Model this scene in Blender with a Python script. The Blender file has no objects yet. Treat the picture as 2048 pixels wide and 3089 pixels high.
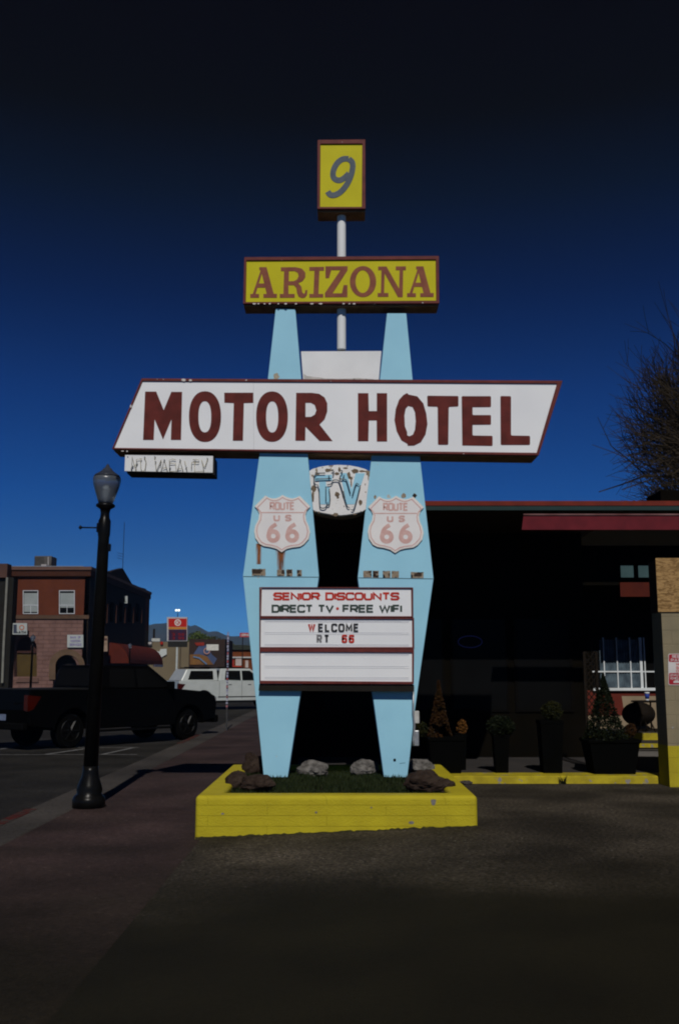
import bpy, bmesh, math, random
from mathutils import Vector, Matrix, noise
from mathutils.geometry import tessellate_polygon
random.seed(7)
R = math.radians
sc = bpy.context.scene
COL = sc.collection

# ------------------------------------------------------------------ camera model
F, CX, CY, TILT, H = 3003.0, 1024.0, 1544.5, R(9.155), 1.6
ct, st = math.cos(TILT), math.sin(TILT)
def P(px, py, Y):
    """point of the vertical plane at distance Y"""
    u = (px-CX)/F; v = (CY-py)/F
    s = Y/(ct-v*st)
    return Vector((u*s, Y, H+s*(st+v*ct)))
def G(px, py, z):
    """point of the level plane at height z"""
    u = (px-CX)/F; v = (CY-py)/F
    s = (z-H)/(st+v*ct)
    return Vector((u*s, s*(ct-v*st), z))
cam = bpy.data.cameras.new('camera'); camo = bpy.data.objects.new('camera', cam); COL.objects.link(camo)
camo.location = (0, 0, H); camo.rotation_euler = (R(90)+TILT, 0, 0)
cam.sensor_fit = 'VERTICAL'; cam.sensor_height = 36.0; cam.lens = 36*F/3089
cam.clip_end = 9000; cam.clip_start = 0.05
sc.camera = camo

# ------------------------------------------------------------------ light
SUN_EL, SUN_AZ = R(41.5), R(3.0)
w = bpy.data.worlds.new('World'); sc.world = w; w.use_nodes = True
nt = w.node_tree; nt.nodes.clear()
out = nt.nodes.new('ShaderNodeOutputWorld'); bg = nt.nodes.new('ShaderNodeBackground')
sky = nt.nodes.new('ShaderNodeTexSky'); sky.sky_type = 'NISHITA'; sky.sun_disc = False
sky.sun_elevation = SUN_EL; sky.sun_rotation = math.pi-SUN_AZ
sky.altitude = 2100; sky.air_density = 1.0; sky.dust_density = 0.2; sky.ozone_density = 3.0
tc = nt.nodes.new('ShaderNodeTexCoord'); sep = nt.nodes.new('ShaderNodeSeparateXYZ')
rmp = nt.nodes.new('ShaderNodeValToRGB'); mul = nt.nodes.new('ShaderNodeMix'); mul.data_type = 'RGBA'; mul.blend_type = 'MULTIPLY'
mul.inputs[0].default_value = 1.0
nt.links.new(tc.outputs['Generated'], sep.inputs[0]); nt.links.new(sep.outputs[2], rmp.inputs[0])
SKY = [(0.0, (0.10326, 0.30441, 0.6165)), (0.0419, (0.09387, 0.27674, 0.56046)), (0.1078, (0.05802, 0.17773, 0.36501)), (0.1737, (0.02912, 0.15275, 0.37399)), (0.2706, (0.02219, 0.10588, 0.28841)), (0.3627, (0.01718, 0.05455, 0.15211)), (0.448, (0.0227, 0.03001, 0.04866)), (0.5127, (0.02493, 0.00876, 0.00254)), (0.593, (0.02594, 0.00417, 0.00028)), (1.0, (0.02594, 0.00417, 0.00028))]
els = rmp.color_ramp.elements
while len(els) < len(SKY): els.new(0.5)
for e, (p, c) in zip(els, SKY): e.position = p
for e, (p, c) in zip(els, SKY): e.position = p; e.color = (*c, 1)
nt.links.new(sky.outputs[0], mul.inputs[6]); nt.links.new(rmp.outputs[0], mul.inputs[7])
nt.links.new(mul.outputs[2], bg.inputs[0]); bg.inputs[1].default_value = 0.10
nt.links.new(bg.outputs[0], out.inputs[0])
sl = bpy.data.lights.new('sun', 'SUN'); so = bpy.data.objects.new('sun', sl); COL.objects.link(so)
sl.energy = 2.75; sl.angle = R(0.5); sl.color = (1.0, .955, .89)
tosun = Vector((math.sin(SUN_AZ)*math.cos(SUN_EL), -math.cos(SUN_AZ)*math.cos(SUN_EL), math.sin(SUN_EL)))
so.rotation_euler = tosun.to_track_quat('Z', 'Y').to_euler()
so.location = (2, -10, 20)
sc.view_settings.view_transform = 'Standard'; sc.view_settings.look = 'None'
sc.view_settings.exposure = 0.0; sc.view_settings.gamma = 1.0
sc.cycles.filter_width = 2.0
sc.cycles.max_bounces = 6; sc.cycles.volume_bounces = 0

# ------------------------------------------------------------------ materials
MATS = {}
def M(name, c, c2=None, sc_=4.0, rough=.6, bump=0.0, bs=40.0, chips=None, spec=.12, metal=0.0, detail=6, lo=.35, hi=.65, trans=0.0, emit=None, coat=0.0):
    """procedural paint / stone / cloth: two tones mixed by noise, optional chips (colour, scale, threshold), bump"""
    if name in MATS: return MATS[name]
    m = bpy.data.materials.new(name); m.use_nodes = True; n = m.node_tree; b = n.nodes['Principled BSDF']
    t = n.nodes.new('ShaderNodeTexCoord'); co = t.outputs['Object']
    b.inputs['Roughness'].default_value = rough; b.inputs['Specular IOR Level'].default_value = spec
    b.inputs['Metallic'].default_value = metal; b.inputs['Transmission Weight'].default_value = trans
    b.inputs['Coat Weight'].default_value = coat
    c2 = c2 or tuple(x*.82 for x in c)
    nz = n.nodes.new('ShaderNodeTexNoise'); nz.inputs['Scale'].default_value = sc_; nz.inputs['Detail'].default_value = detail
    n.links.new(co, nz.inputs['Vector'])
    cr = n.nodes.new('ShaderNodeValToRGB'); cr.color_ramp.elements[0].position = lo; cr.color_ramp.elements[1].position = hi
    cr.color_ramp.elements[0].color = (*c, 1); cr.color_ramp.elements[1].color = (*c2, 1)
    n.links.new(nz.outputs[0], cr.inputs[0]); last = cr.outputs[0]
    if chips:
        for cc, cs, th in (chips if isinstance(chips[0], (list, tuple)) and isinstance(chips[0][0], (list, tuple)) else [chips]):
            z = n.nodes.new('ShaderNodeTexNoise'); z.inputs['Scale'].default_value = cs; z.inputs['Detail'].default_value = 4
            n.links.new(co, z.inputs['Vector'])
            r2 = n.nodes.new('ShaderNodeValToRGB'); r2.color_ramp.elements[0].position = th; r2.color_ramp.elements[1].position = th+.02
            n.links.new(z.outputs[0], r2.inputs[0])
            mx = n.nodes.new('ShaderNodeMix'); mx.data_type = 'RGBA'
            n.links.new(r2.outputs[0], mx.inputs[0]); n.links.new(last, mx.inputs[6]); mx.inputs[7].default_value = (*cc, 1)
            last = mx.outputs[2]
    n.links.new(last, b.inputs['Base Color'])
    if bump:
        z = n.nodes.new('ShaderNodeTexNoise'); z.inputs['Scale'].default_value = bs; z.inputs['Detail'].default_value = 5
        n.links.new(co, z.inputs['Vector'])
        bp = n.nodes.new('ShaderNodeBump'); bp.inputs['Strength'].default_value = min(1, bump); bp.inputs['Distance'].default_value = .01*max(1, bump)
        n.links.new(z.outputs[0], bp.inputs['Height']); n.links.new(bp.outputs[0], b.inputs['Normal'])
    if emit:
        b.inputs['Emission Color'].default_value = (*emit[0], 1); b.inputs['Emission Strength'].default_value = emit[1]
    MATS[name] = m
    return m
def brickify(m, wdt, hgt, mortar, mcol, rot='XZ', depth=.6, tone=None, msize=.01):
    """overlay brick courses (bump + mortar colour) on a material"""
    n = m.node_tree; b = n.nodes['Principled BSDF']
    t = n.nodes.new('ShaderNodeTexCoord'); sp = n.nodes.new('ShaderNodeSeparateXYZ'); cb = n.nodes.new('ShaderNodeCombineXYZ')
    n.links.new(t.outputs['Object'], sp.inputs[0])
    ad = n.nodes.new('ShaderNodeMath'); ad.operation = 'ADD'; n.links.new(sp.outputs[0], ad.inputs[0]); n.links.new(sp.outputs[1], ad.inputs[1])
    n.links.new(ad.outputs[0], cb.inputs[0]); n.links.new(sp.outputs[2], cb.inputs[1])
    br = n.nodes.new('ShaderNodeTexBrick'); n.links.new(cb.outputs[0], br.inputs['Vector'])
    br.inputs['Scale'].default_value = 1; br.inputs['Brick Width'].default_value = wdt; br.inputs['Row Height'].default_value = hgt
    br.inputs['Mortar Size'].default_value = msize; br.inputs['Mortar Smooth'].default_value = .3
    br.inputs['Color1'].default_value = (1, 1, 1, 1); k = tone or .85
    br.inputs['Color2'].default_value = (k, k, k, 1); br.inputs['Mortar'].default_value = (*mcol, 1)
    src = b.inputs['Base Color'].links[0].from_socket
    mx = n.nodes.new('ShaderNodeMix'); mx.data_type = 'RGBA'; mx.blend_type = 'MULTIPLY'; mx.inputs[0].default_value = mortar
    n.links.new(src, mx.inputs[6]); n.links.new(br.outputs[0], mx.inputs[7]); n.links.new(mx.outputs[2], b.inputs['Base Color'])
    bp = n.nodes.new('ShaderNodeBump'); bp.inputs['Strength'].default_value = depth; bp.inputs['Distance'].default_value = .012; bp.invert = True
    n.links.new(br.outputs['Fac'], bp.inputs['Height'])
    if b.inputs['Normal'].links: n.links.new(b.inputs['Normal'].links[0].from_socket, bp.inputs['Normal'])
    n.links.new(bp.outputs[0], b.inputs['Normal'])
    return m

# ------------------------------------------------------------------ mesh builder
class MB:
    def __init__(s): s.v = []; s.f = []; s.p = []
    def mark(s): s.p.append((len(s.v), len(s.f))); return s
    def add(s, vs, fs):
        o = len(s.v); s.v += [Vector(x) for x in vs]; s.f += [tuple(i+o for i in f) for f in fs]; return s
    def box(s, a, b):
        x0, y0, z0 = a; x1, y1, z1 = b
        return s.add([(x0,y0,z0),(x1,y0,z0),(x1,y1,z0),(x0,y1,z0),(x0,y0,z1),(x1,y0,z1),(x1,y1,z1),(x0,y1,z1)],
                     [(0,3,2,1),(4,5,6,7),(0,1,5,4),(1,2,6,5),(2,3,7,6),(3,0,4,7)])
    def cbox(s, c, d):
        return s.box([c[i]-d[i]/2 for i in range(3)], [c[i]+d[i]/2 for i in range(3)])
    def prism(s, loops, off):
        """loops: outer + holes of 3D points (planar); off: vector to the back face"""
        loops = [[Vector(p) for p in l] for l in loops]; off = Vector(off)
        flat = [p for l in loops for p in l]; n = len(flat)
        tris = tessellate_polygon(loops)
        fs = [tuple(t) for t in tris] + [tuple(i+n for i in reversed(t)) for t in tris]
        k = 0
        for l in loops:
            m = len(l)
            for i in range(m): fs.append((k+i, k+(i+1) % m, k+(i+1) % m+n, k+i+n))
            k += m
        return s.add(flat+[p+off for p in flat], fs)
    def px(s, loops, D, t):
        """flat shape drawn in photo pixels, laid in the plane Y = D, raised t metres towards -Y"""
        return s.prism([[P(x, y, D)-Vector((0, t, 0)) for x, y in l] for l in loops], (0, t, 0))
    def ribbon(s, pts, wd, D, t, closed=False):
        """painted stroke of width wd pixels"""
        n = len(pts); L = []; Rr = []
        V = [Vector(p) for p in pts]
        for i in range(n):
            a = V[i-1] if (i or closed) else None; c = V[(i+1) % n] if (i < n-1 or closed) else None
            if a is not None: d1 = (V[i]-a).normalized()
            if c is not None: d2 = (c-V[i]).normalized()
            if a is None: d1 = d2
            if c is None: d2 = d1
            n1 = Vector((-d1.y, d1.x)); n2 = Vector((-d2.y, d2.x)); mm = n1+n2
            if mm.length < .2: mm = n1
            mm.normalize(); k = 1/max(.55, mm.dot(n1))
            L.append(V[i]+mm*wd/2*k); Rr.append(V[i]-mm*wd/2*k)
        T = lambda p, e: P(p.x, p.y, D)-Vector((0, e, 0))
        vs = [T(p, t) for p in L]+[T(p, t) for p in Rr]+[T(p, 0) for p in L]+[T(p, 0) for p in Rr]
        fs = []; m = n if closed else n-1
        for i in range(m):
            j = (i+1) % n
            fs += [(i, j, n+j, n+i), (i, 2*n+i, 2*n+j, j), (n+i, n+j, 3*n+j, 3*n+i)]
        if not closed: fs += [(0, n, 3*n, 2*n), (n-1, 3*n-1, 4*n-1, 2*n-1)]
        return s.add(vs, fs)
    def tube(s, pts, r, k=8, cap=True):
        pts = [Vector(p) for p in pts]; rs = r if isinstance(r, (list, tuple)) else [r]*len(pts)
        vs = []; fs = []
        for i, p in enumerate(pts):
            d = (pts[min(i+1, len(pts)-1)]-pts[max(i-1, 0)]).normalized()
            a = d.orthogonal().normalized() if i == 0 else (a-d*a.dot(d)).normalized()
            b = d.cross(a)
            for j in range(k):
                q = 2*math.pi*j/k; vs.append(p+(a*math.cos(q)+b*math.sin(q))*rs[i])
        for i in range(len(pts)-1):
            for j in range(k): fs.append((i*k+j, i*k+(j+1) % k, (i+1)*k+(j+1) % k, (i+1)*k+j))
        if cap: fs += [tuple(range(k-1, -1, -1)), tuple((len(pts)-1)*k+j for j in range(k))]
        return s.add(vs, fs)
    def lathe(s, prof, c, k=28):
        vs = []; fs = []; n = len(prof)
        for z, r in prof:
            for j in range(k):
                q = 2*math.pi*j/k; vs.append((c[0]+r*math.cos(q), c[1]+r*math.sin(q), z))
        for i in range(n-1):
            for j in range(k): fs.append((i*k+j, i*k+(j+1) % k, (i+1)*k+(j+1) % k, (i+1)*k+j))
        fs += [tuple(range(k-1, -1, -1)), tuple((n-1)*k+j for j in range(k))]
        return s.add(vs, fs)
    def build(s, name, mat, parent=None, bevel=0, smooth=False, seg=2, ang=40):
        me = bpy.data.meshes.new(name)
        top = parent; 
        while top is not None and top.parent is not None: top = top.parent
        o0 = Vector(top.location) if (top is not None and not top.get('_local')) else Vector((0, 0, 0))
        me.from_pydata([tuple(v-o0) for v in s.v], [], s.f); me.update()
        bm = bmesh.new(); bm.from_mesh(me); bmesh.ops.recalc_face_normals(bm, faces=bm.faces); bm.to_mesh(me); bm.free()
        o = bpy.data.objects.new(name, me); COL.objects.link(o); o.parent = parent
        me.materials.append(mat)
        if bevel:
            b = o.modifiers.new('bevel', 'BEVEL'); b.width = bevel; b.segments = seg; b.limit_method = 'ANGLE'; b.angle_limit = R(ang)
        if smooth:
            for p in me.polygons: p.use_smooth = True
            if bevel or smooth == 'auto':
                pass
        return o
def each(mb, name, mat, parent, **kw):
    """every marked piece becomes an object of its own"""
    ps = mb.p+[(len(mb.v), len(mb.f))]; out_ = []
    for (v0, f0), (v1, f1) in zip(ps, ps[1:]):
        if v1 > v0:
            m = MB(); m.v = mb.v[v0:v1]; m.f = [tuple(i-v0 for i in f) for f in mb.f[f0:f1]]; out_.append(m.build(name, mat, parent, **kw))
    return out_
def tag(o, label=None, cat=None, group=None, kind=None):
    if label: o['label'] = label
    if cat: o['category'] = cat
    if group: o['group'] = group
    if kind: o['kind'] = kind
    return o
def thing(name, label, cat, loc=(0, 0, 0), rot=0, group=None, local=False):
    o = bpy.data.objects.new(name, None); COL.objects.link(o); o.location = loc; o.rotation_euler = (0, 0, rot)
    o.empty_display_size = .2
    tag(o, label, cat, group)
    if local: o['_local'] = 1
    return o
def copy_tree(o, parent=None):
    c = o.copy(); COL.objects.link(c); c.parent = parent
    for ch in list(o.children): copy_tree(ch, c)
    return c
def ell(cx, cy, rx, ry, n=40, e=1.0, a0=0, a1=360):
    r = []
    for i in range(n):
        a = R(a0+(a1-a0)*i/(n if a1-a0 == 360 else n-1)); c, s_ = math.cos(a), math.sin(a)
        r.append((cx+rx*math.copysign(abs(c)**e, c), cy+ry*math.copysign(abs(s_)**e, s_)))
    return r
def smooth_poly(pts, it=2, closed=True):
    for _ in range(it):
        q = []; n = len(pts)
        if not closed: q.append(pts[0])
        for i in range(n if closed else n-1):
            a, b = pts[i], pts[(i+1) % n]
            q += [(a[0]*.75+b[0]*.25, a[1]*.75+b[1]*.25), (a[0]*.25+b[0]*.75, a[1]*.25+b[1]*.75)]
        if not closed: q.append(pts[-1])
        pts = q
    return pts
def fillet(pts, flags, r, closed):
    o = []; n = len(pts)
    for i, p in enumerate(pts):
        if not flags[i] or (not closed and i in (0, n-1)): o.append(p); continue
        a = Vector(pts[i-1]); b = Vector(p); c = Vector(pts[(i+1) % n])
        d1 = a-b; d2 = c-b; k = min(r, d1.length*.5, d2.length*.5)
        p1 = b+d1.normalized()*k; p2 = b+d2.normalized()*k
        for j in range(6):
            t = j/5; q = p1*(1-t)**2+b*2*t*(1-t)+p2*t*t; o.append((q.x, q.y))
    return o
# stroke alphabet: (width, [(closed, [(x, y, rounded)])]) with y = 1 on top
r1 = 1
GL = {
'A': (1.0, [(0, [(0,0,0),(.5,1,0),(1,0,0)]), (0, [(.2,.33,0),(.8,.33,0)])]),
'B': (.9, [(1, [(0,0,0),(0,1,0),(.9,1,1),(.9,.53,1),(.5,.53,0),(1,.5,1),(1,0,1)])]),
'C': (.95, [(0, [(1,.74,0),(1,1,1),(0,1,1),(0,0,1),(1,0,1),(1,.26,0)])]),
'D': (.95, [(1, [(0,0,0),(0,1,0),(1,1,1),(1,0,1)])]),
'E': (.85, [(0, [(1,1,0),(0,1,0),(0,0,0),(1,0,0)]), (0, [(0,.52,0),(.92,.52,0)])]),
'F': (.8, [(0, [(1,1,0),(0,1,0),(0,0,0)]), (0, [(0,.5,0),(.9,.5,0)])]),
'G': (.95, [(0, [(1,.76,0),(1,1,1),(0,1,1),(0,0,1),(1,0,1),(1,.46,0),(.55,.46,0)])]),
'H': (.95, [(0, [(0,0,0),(0,1,0)]), (0, [(1,0,0),(1,1,0)]), (0, [(0,.5,0),(1,.5,0)])]),
'I': (.0, [(0, [(0,0,0),(0,1,0)])]),
'K': (.9, [(0, [(0,0,0),(0,1,0)]), (0, [(1,1,0),(.1,.45,0)]), (0, [(.3,.6,0),(1,0,0)])]),
'L': (.8, [(0, [(0,1,0),(0,0,0),(1,0,0)])]),
'M': (1.1, [(0, [(0,0,0),(0,1,0),(.5,.25,0),(1,1,0),(1,0,0)])]),
'N': (.95, [(0, [(0,0,0),(0,1,0),(1,0,0),(1,1,0)])]),
'O': (1.0, [(1, [(0,0,1),(0,1,1),(1,1,1),(1,0,1)])]),
'P': (.9, [(0, [(0,0,0),(0,1,0),(1,1,1),(1,.45,1),(0,.45,0)])]),
'R': (.95, [(0, [(0,0,0),(0,1,0),(1,1,1),(1,.45,1),(0,.45,0)]), (0, [(.5,.45,0),(1,0,0)])]),
'S': (.95, [(0, [(1,.76,0),(1,1,1),(0,1,1),(0,.52,1),(1,.5,1),(1,0,1),(0,0,1),(0,.24,0)])]),
'T': (.9, [(0, [(0,1,0),(1,1,0)]), (0, [(.5,1,0),(.5,0,0)])]),
'U': (.95, [(0, [(0,1,0),(0,0,1),(1,0,1),(1,1,0)])]),
'V': (1.0, [(0, [(0,1,0),(.5,0,0),(1,1,0)])]),
'W': (1.4, [(0, [(0,1,0),(.25,0,0),(.5,.9,0),(.75,0,0),(1,1,0)])]),
'Y': (.95, [(0, [(0,1,0),(.5,.45,0),(1,1,0)]), (0, [(.5,.45,0),(.5,0,0)])]),
'Z': (.9, [(0, [(0,1,0),(1,1,0),(0,0,0),(1,0,0)])]),
'6': (.9, [(0, [(1,.8,0),(1,1,1),(0,1,1),(0,0,1),(1,0,1),(1,.55,1),(0,.55,1),(0,.3,0)])]),
'1': (.3, [(0, [(0,.8,0),(1,1,0),(1,0,0)])]),
'5': (.9, [(0, [(1,1,0),(0,1,0),(0,.56,0),(1,.56,1),(1,0,1),(0,0,0)])]),
'9': (.9, [(0, [(0,0,0),(1,0,1),(1,1,1),(0,1,1),(0,.45,1),(1,.45,0)])]),
'3': (.9, [(0, [(0,1,0),(1,1,1),(1,.5,0),(.3,.5,0)]), (0, [(1,.5,0),(1,0,1),(0,0,0)])]),
'+': (.8, [(0, [(0,.5,0),(1,.5,0)]), (0, [(.5,.1,0),(.5,.9,0)])]),
}
def text(mb, s, x0, y0, x1, y1, wd, D, t, rnd=.4, gap=.28, space=.75, slope=0.0):
    """write s in photo pixels between x0..x1 and y0 (top)..y1 (bottom) on the plane Y = D"""
    tot = 0
    for i, ch in enumerate(s):
        tot += space if ch == ' ' else GL[ch][0]
        if i < len(s)-1: tot += gap
    hh = y1-y0-wd; W_ = x1-x0-wd; u = W_/tot; x = x0+wd/2; kk = 0
    for ch in s:
        if ch == ' ': x += (space+gap)*u; continue
        mb.mark(); gw, strokes = GL[ch]
        for j, (cl, pts) in enumerate(strokes):
            q = [(x+p[0]*(gw*u if gw else 0), y1-wd/2-p[1]*hh+slope*(x-x0)) for p in pts]
            q = fillet(q, [p[2] for p in pts], rnd*min(hh, max(gw*u, 1)), cl)
            mb.ribbon(q, wd, D, t*(1+.12*(j+kk % 2)), bool(cl))
        x += (gw+gap)*u; kk += 1
    return mb
def sub(pts, ox, oy, k): return [(ox+x*k, oy+y*k) for x, y in pts]

# ------------------------------------------------------------------ material palette
cream = M('aged_white_paint', (.74, .75, .76), (.66, .67, .68), 2.2, .45, .15, 60, chips=((.55, .5, .45), 5.0, .72))
acryl = M('sign_face_acrylic', (.79, .80, .81), (.74, .75, .77), 1.5, .28, spec=.5)
blue = M('sky_blue_paint', (.31, .60, .75), (.28, .55, .70), 1.7, .5, .12, 25, chips=((.40, .42, .40), 7.0, .735))
redfr = M('oxide_red_paint', (.14, .030, .026), (.10, .022, .02), 9, .55, .2, 60, chips=((.55, .5, .48), 13.0, .70))
redtx = M('dark_red_lettering', (.125, .021, .017), (.085, .015, .012), 6, .6)
aztx = M('faded_red_lettering', (.24, .080, .042), (.19, .058, .036), 9, .6)
yel = M('sign_yellow_paint', (.52, .47, .010), (.48, .43, .008), 3, .6, .1, 40)
yelwall = M('yellow_masonry_paint', (.46, .385, .018), (.40, .33, .016), 3.5, .65, .7, 55, chips=((.33, .31, .27), 6.0, .745))
brickify(yelwall, 1.25, .108, .38, (.55, .55, .5), depth=.6, tone=.93, msize=.004)
yelkerb = M('yellow_kerb_paint', (.42, .34, .018), (.30, .24, .016), 6, .7, .8, 40, chips=((.22, .20, .18), 7.0, .64))
greytx = M('faded_blue_grey_lettering', (.070, .088, .11), (.10, .12, .145), 8, .6)
blktx = M('black_lettering', (.02, .023, .026), (.03, .03, .035), 8, .5)
redl = M('bright_red_lettering', (.50, .035, .02), (.42, .03, .02), 8, .45)
pinktx = M('faded_pink_lettering', (.56, .34, .31), (.62, .42, .39), 14, .6)
shield = M('shield_white_enamel', (.76, .74, .73), (.71, .69, .69), 3, .4)
shedge = M('shield_cream_edge', (.78, .70, .62), (.72, .66, .60), 6, .4)
dark = M('dark_brown_metal', (.010, .008, .006), (.014, .011, .008), 8, .6, .2, 40)
under = M('sign_underside_metal', (.26, .17, .09), (.16, .10, .06), 6, .7, .2, 40)
blk = M('black_cast_iron', (.004, .004, .004), (.006, .006, .006), 9, .30, .1, 70, spec=.13)
galv = M('galvanised_metal', (.32, .33, .34), (.42, .43, .44), 18, .4, .1, 60, metal=.6)
tube_glass = M('dead_neon_glass', (.50, .46, .32), (.34, .30, .20), 18, .25, spec=.6)
neon_dk = M('blackout_neon_tube', (.025, .045, .065), (.05, .08, .11), 20, .3, spec=.6)
peel = M('peeled_bare_metal', (.16, .11, .075), (.30, .26, .20), 14, .8, .5, 60)
patch = M('peeled_paint_scar', (.30, .25, .19), (.22, .17, .12), 22, .85, .5, 80, chips=((.025, .018, .013), 16, .56))
tanfade = M('pale_primer_scar', (.40, .36, .28), (.32, .28, .20), 26, .8)

# ------------------------------------------------------------------ the setting
def sheet(name, xs, ys, zf, mat):
    m = MB(); nx, ny = len(xs), len(ys)
    m.add([(x, y, zf(x, y)) for y in ys for x in xs], [(j*nx+i, j*nx+i+1, (j+1)*nx+i+1, (j+1)*nx+i) for j in range(ny-1) for i in range(nx-1)])
    o = m.build(name, mat); o['kind'] = 'structure'; return o
def lin(a, b, n): return [a+(b-a)*i/(n-1) for i in range(n)]
def lotz(x, y=0):
    t = max(0, min(1, (x+1.9)/3.4)); return -.14+.14*t
def grain(m, amount=1.0):
    """fine aggregate: light and dark stones in the surface"""
    n = m.node_tree; b = n.nodes['Principled BSDF']; src = b.inputs['Base Color'].links[0].from_socket
    t = n.nodes.new('ShaderNodeTexCoord'); z = n.nodes.new('ShaderNodeTexNoise'); z.inputs['Scale'].default_value = 26; z.inputs['Detail'].default_value = 8; z.inputs['Roughness'].default_value = .8
    n.links.new(t.outputs['Object'], z.inputs['Vector'])
    mr = n.nodes.new('ShaderNodeMapRange'); mr.inputs[1].default_value = .36; mr.inputs[2].default_value = .66; mr.inputs[3].default_value = 1-.65*amount; mr.inputs[4].default_value = 1+.9*amount
    n.links.new(z.outputs[0], mr.inputs[0])
    z2 = n.nodes.new('ShaderNodeTexNoise'); z2.inputs['Scale'].default_value = .7; z2.inputs['Detail'].default_value = 6; n.links.new(t.outputs['Object'], z2.inputs['Vector'])
    m2 = n.nodes.new('ShaderNodeMapRange'); m2.inputs[1].default_value = .35; m2.inputs[2].default_value = .65; m2.inputs[3].default_value = .72; m2.inputs[4].default_value = 1.3; n.links.new(z2.outputs[0], m2.inputs[0])
    mm = n.nodes.new('ShaderNodeMath'); mm.operation = 'MULTIPLY'; n.links.new(mr.outputs[0], mm.inputs[0]); n.links.new(m2.outputs[0], mm.inputs[1])
    vm = n.nodes.new('ShaderNodeVectorMath'); vm.operation = 'SCALE'; n.links.new(src, vm.inputs[0]); n.links.new(mm.outputs[0], vm.inputs[3])
    n.links.new(vm.outputs[0], b.inputs['Base Color']); return m
def asphalt(name, c, c2, speck, patchcol=None):
    m = M(name, c, c2, .9, .85, 1.5, 90, chips=[(speck, 30.0, .66), (tuple(x*.35 for x in c), 24.0, .60)])
    return grain(m)
earth = M('dry_earth', (.09, .075, .055), (.07, .06, .045), .05, .9)
sheet('ground', lin(-3000, 3000, 13), lin(-60, 4200, 13), lambda x, y: -.45, earth)
road_m = asphalt('street_asphalt', (.016, .015, .013), (.024, .022, .020), (.05, .048, .045))
sheet('road', lin(-22, -4.0, 3), lin(-20, 260, 3), lambda x, y: -.25, road_m)
sheet('cross_street', lin(-60, 60, 3), lin(48, 76, 2), lambda x, y: -.246, road_m)
conc = M('concrete', (.060, .054, .049), (.042, .037, .034), 1.4, .85, .9, 60, chips=((.05, .045, .04), 30, .68))
pink = M('pink_tinted_concrete', (.044, .028, .027), (.034, .023, .021), 1.1, .9, 1.2, 45, chips=((.07, .05, .045), 26, .68))
def near_falloff(m, col, y0, y1):
    """darker towards the camera: lens falloff put into the colour"""
    n = m.node_tree; b = n.nodes['Principled BSDF']; src = b.inputs['Base Color'].links[0].from_socket
    t = n.nodes.new('ShaderNodeTexCoord'); sp = n.nodes.new('ShaderNodeSeparateXYZ'); n.links.new(t.outputs['Object'], sp.inputs[0])
    nz = n.nodes.new('ShaderNodeTexNoise'); nz.inputs['Scale'].default_value = .8; nz.inputs['Detail'].default_value = 6; n.links.new(t.outputs['Object'], nz.inputs['Vector'])
    a = n.nodes.new('ShaderNodeMath'); a.operation = 'MULTIPLY_ADD'; a.inputs[1].default_value = 4; n.links.new(nz.outputs[0], a.inputs[0]); n.links.new(sp.outputs[1], a.inputs[2])
    mr = n.nodes.new('ShaderNodeMapRange'); mr.inputs[1].default_value = y0; mr.inputs[2].default_value = y1; n.links.new(a.outputs[0], mr.inputs[0])
    mx = n.nodes.new('ShaderNodeMix'); mx.data_type = 'RGBA'; n.links.new(mr.outputs[0], mx.inputs[0]); mx.inputs[6].default_value = (*col, 1)
    n.links.new(src, mx.inputs[7]); n.links.new(mx.outputs[2], b.inputs['Base Color'])
near_falloff(pink, (.014, .011, .0068), 8, 12); grain(pink, .6); grain(conc, .6)
mb = MB()   # kerb with a rounded nose
mb.box((-4.0, -20, -.30), (-3.42, 75, -.130)); k = mb.build('kerb', conc, bevel=.03); k['kind'] = 'structure'
mb = MB(); mb.box((-3.418, -20, -.30), (-1.45, 75, -.134)); k = mb.build('sidewalk', pink); k['kind'] = 'structure'
mb = MB(); mb.box((-4.012, 9.0, -.20), (-3.86, 13.2, -.126)); mb.box((-4.012, 25.2, -.20), (-3.88, 28.6, -.126))
redk = M('worn_red_kerb_paint', (.075, .014, .008), (.05, .011, .008), 8, .8, .5, 50, chips=((.045, .04, .036), 9, .52))
k = mb.build('red_kerb_paint', redk); k['kind'] = 'structure'
# driveway asphalt: worn, stony near the planter, darker towards the camera
lot_m = asphalt('parking_asphalt', (.046, .038, .029), (.032, .027, .020), (.11, .10, .09))
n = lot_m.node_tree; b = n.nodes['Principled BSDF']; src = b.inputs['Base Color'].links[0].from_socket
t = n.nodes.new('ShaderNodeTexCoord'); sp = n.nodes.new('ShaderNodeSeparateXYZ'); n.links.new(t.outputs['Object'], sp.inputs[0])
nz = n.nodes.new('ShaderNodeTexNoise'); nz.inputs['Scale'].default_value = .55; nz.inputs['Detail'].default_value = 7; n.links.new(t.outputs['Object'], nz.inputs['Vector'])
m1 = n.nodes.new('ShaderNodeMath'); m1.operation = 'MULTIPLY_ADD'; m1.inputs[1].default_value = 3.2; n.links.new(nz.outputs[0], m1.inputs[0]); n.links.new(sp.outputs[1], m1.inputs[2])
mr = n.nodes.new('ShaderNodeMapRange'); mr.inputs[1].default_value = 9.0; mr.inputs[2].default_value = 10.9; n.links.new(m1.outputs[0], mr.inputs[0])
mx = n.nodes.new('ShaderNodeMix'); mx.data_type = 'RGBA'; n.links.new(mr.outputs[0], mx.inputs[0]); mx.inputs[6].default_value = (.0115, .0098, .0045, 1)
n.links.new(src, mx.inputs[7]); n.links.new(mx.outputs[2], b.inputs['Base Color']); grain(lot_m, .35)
sheet('parking_lot', [-1.4505]+lin(-1.2, 1.5, 8)+[6, 30], [-20, 0, 6]+lin(8, 15.2, 12)+[24.0], lambda x, y: lotz(x), lot_m)
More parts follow.
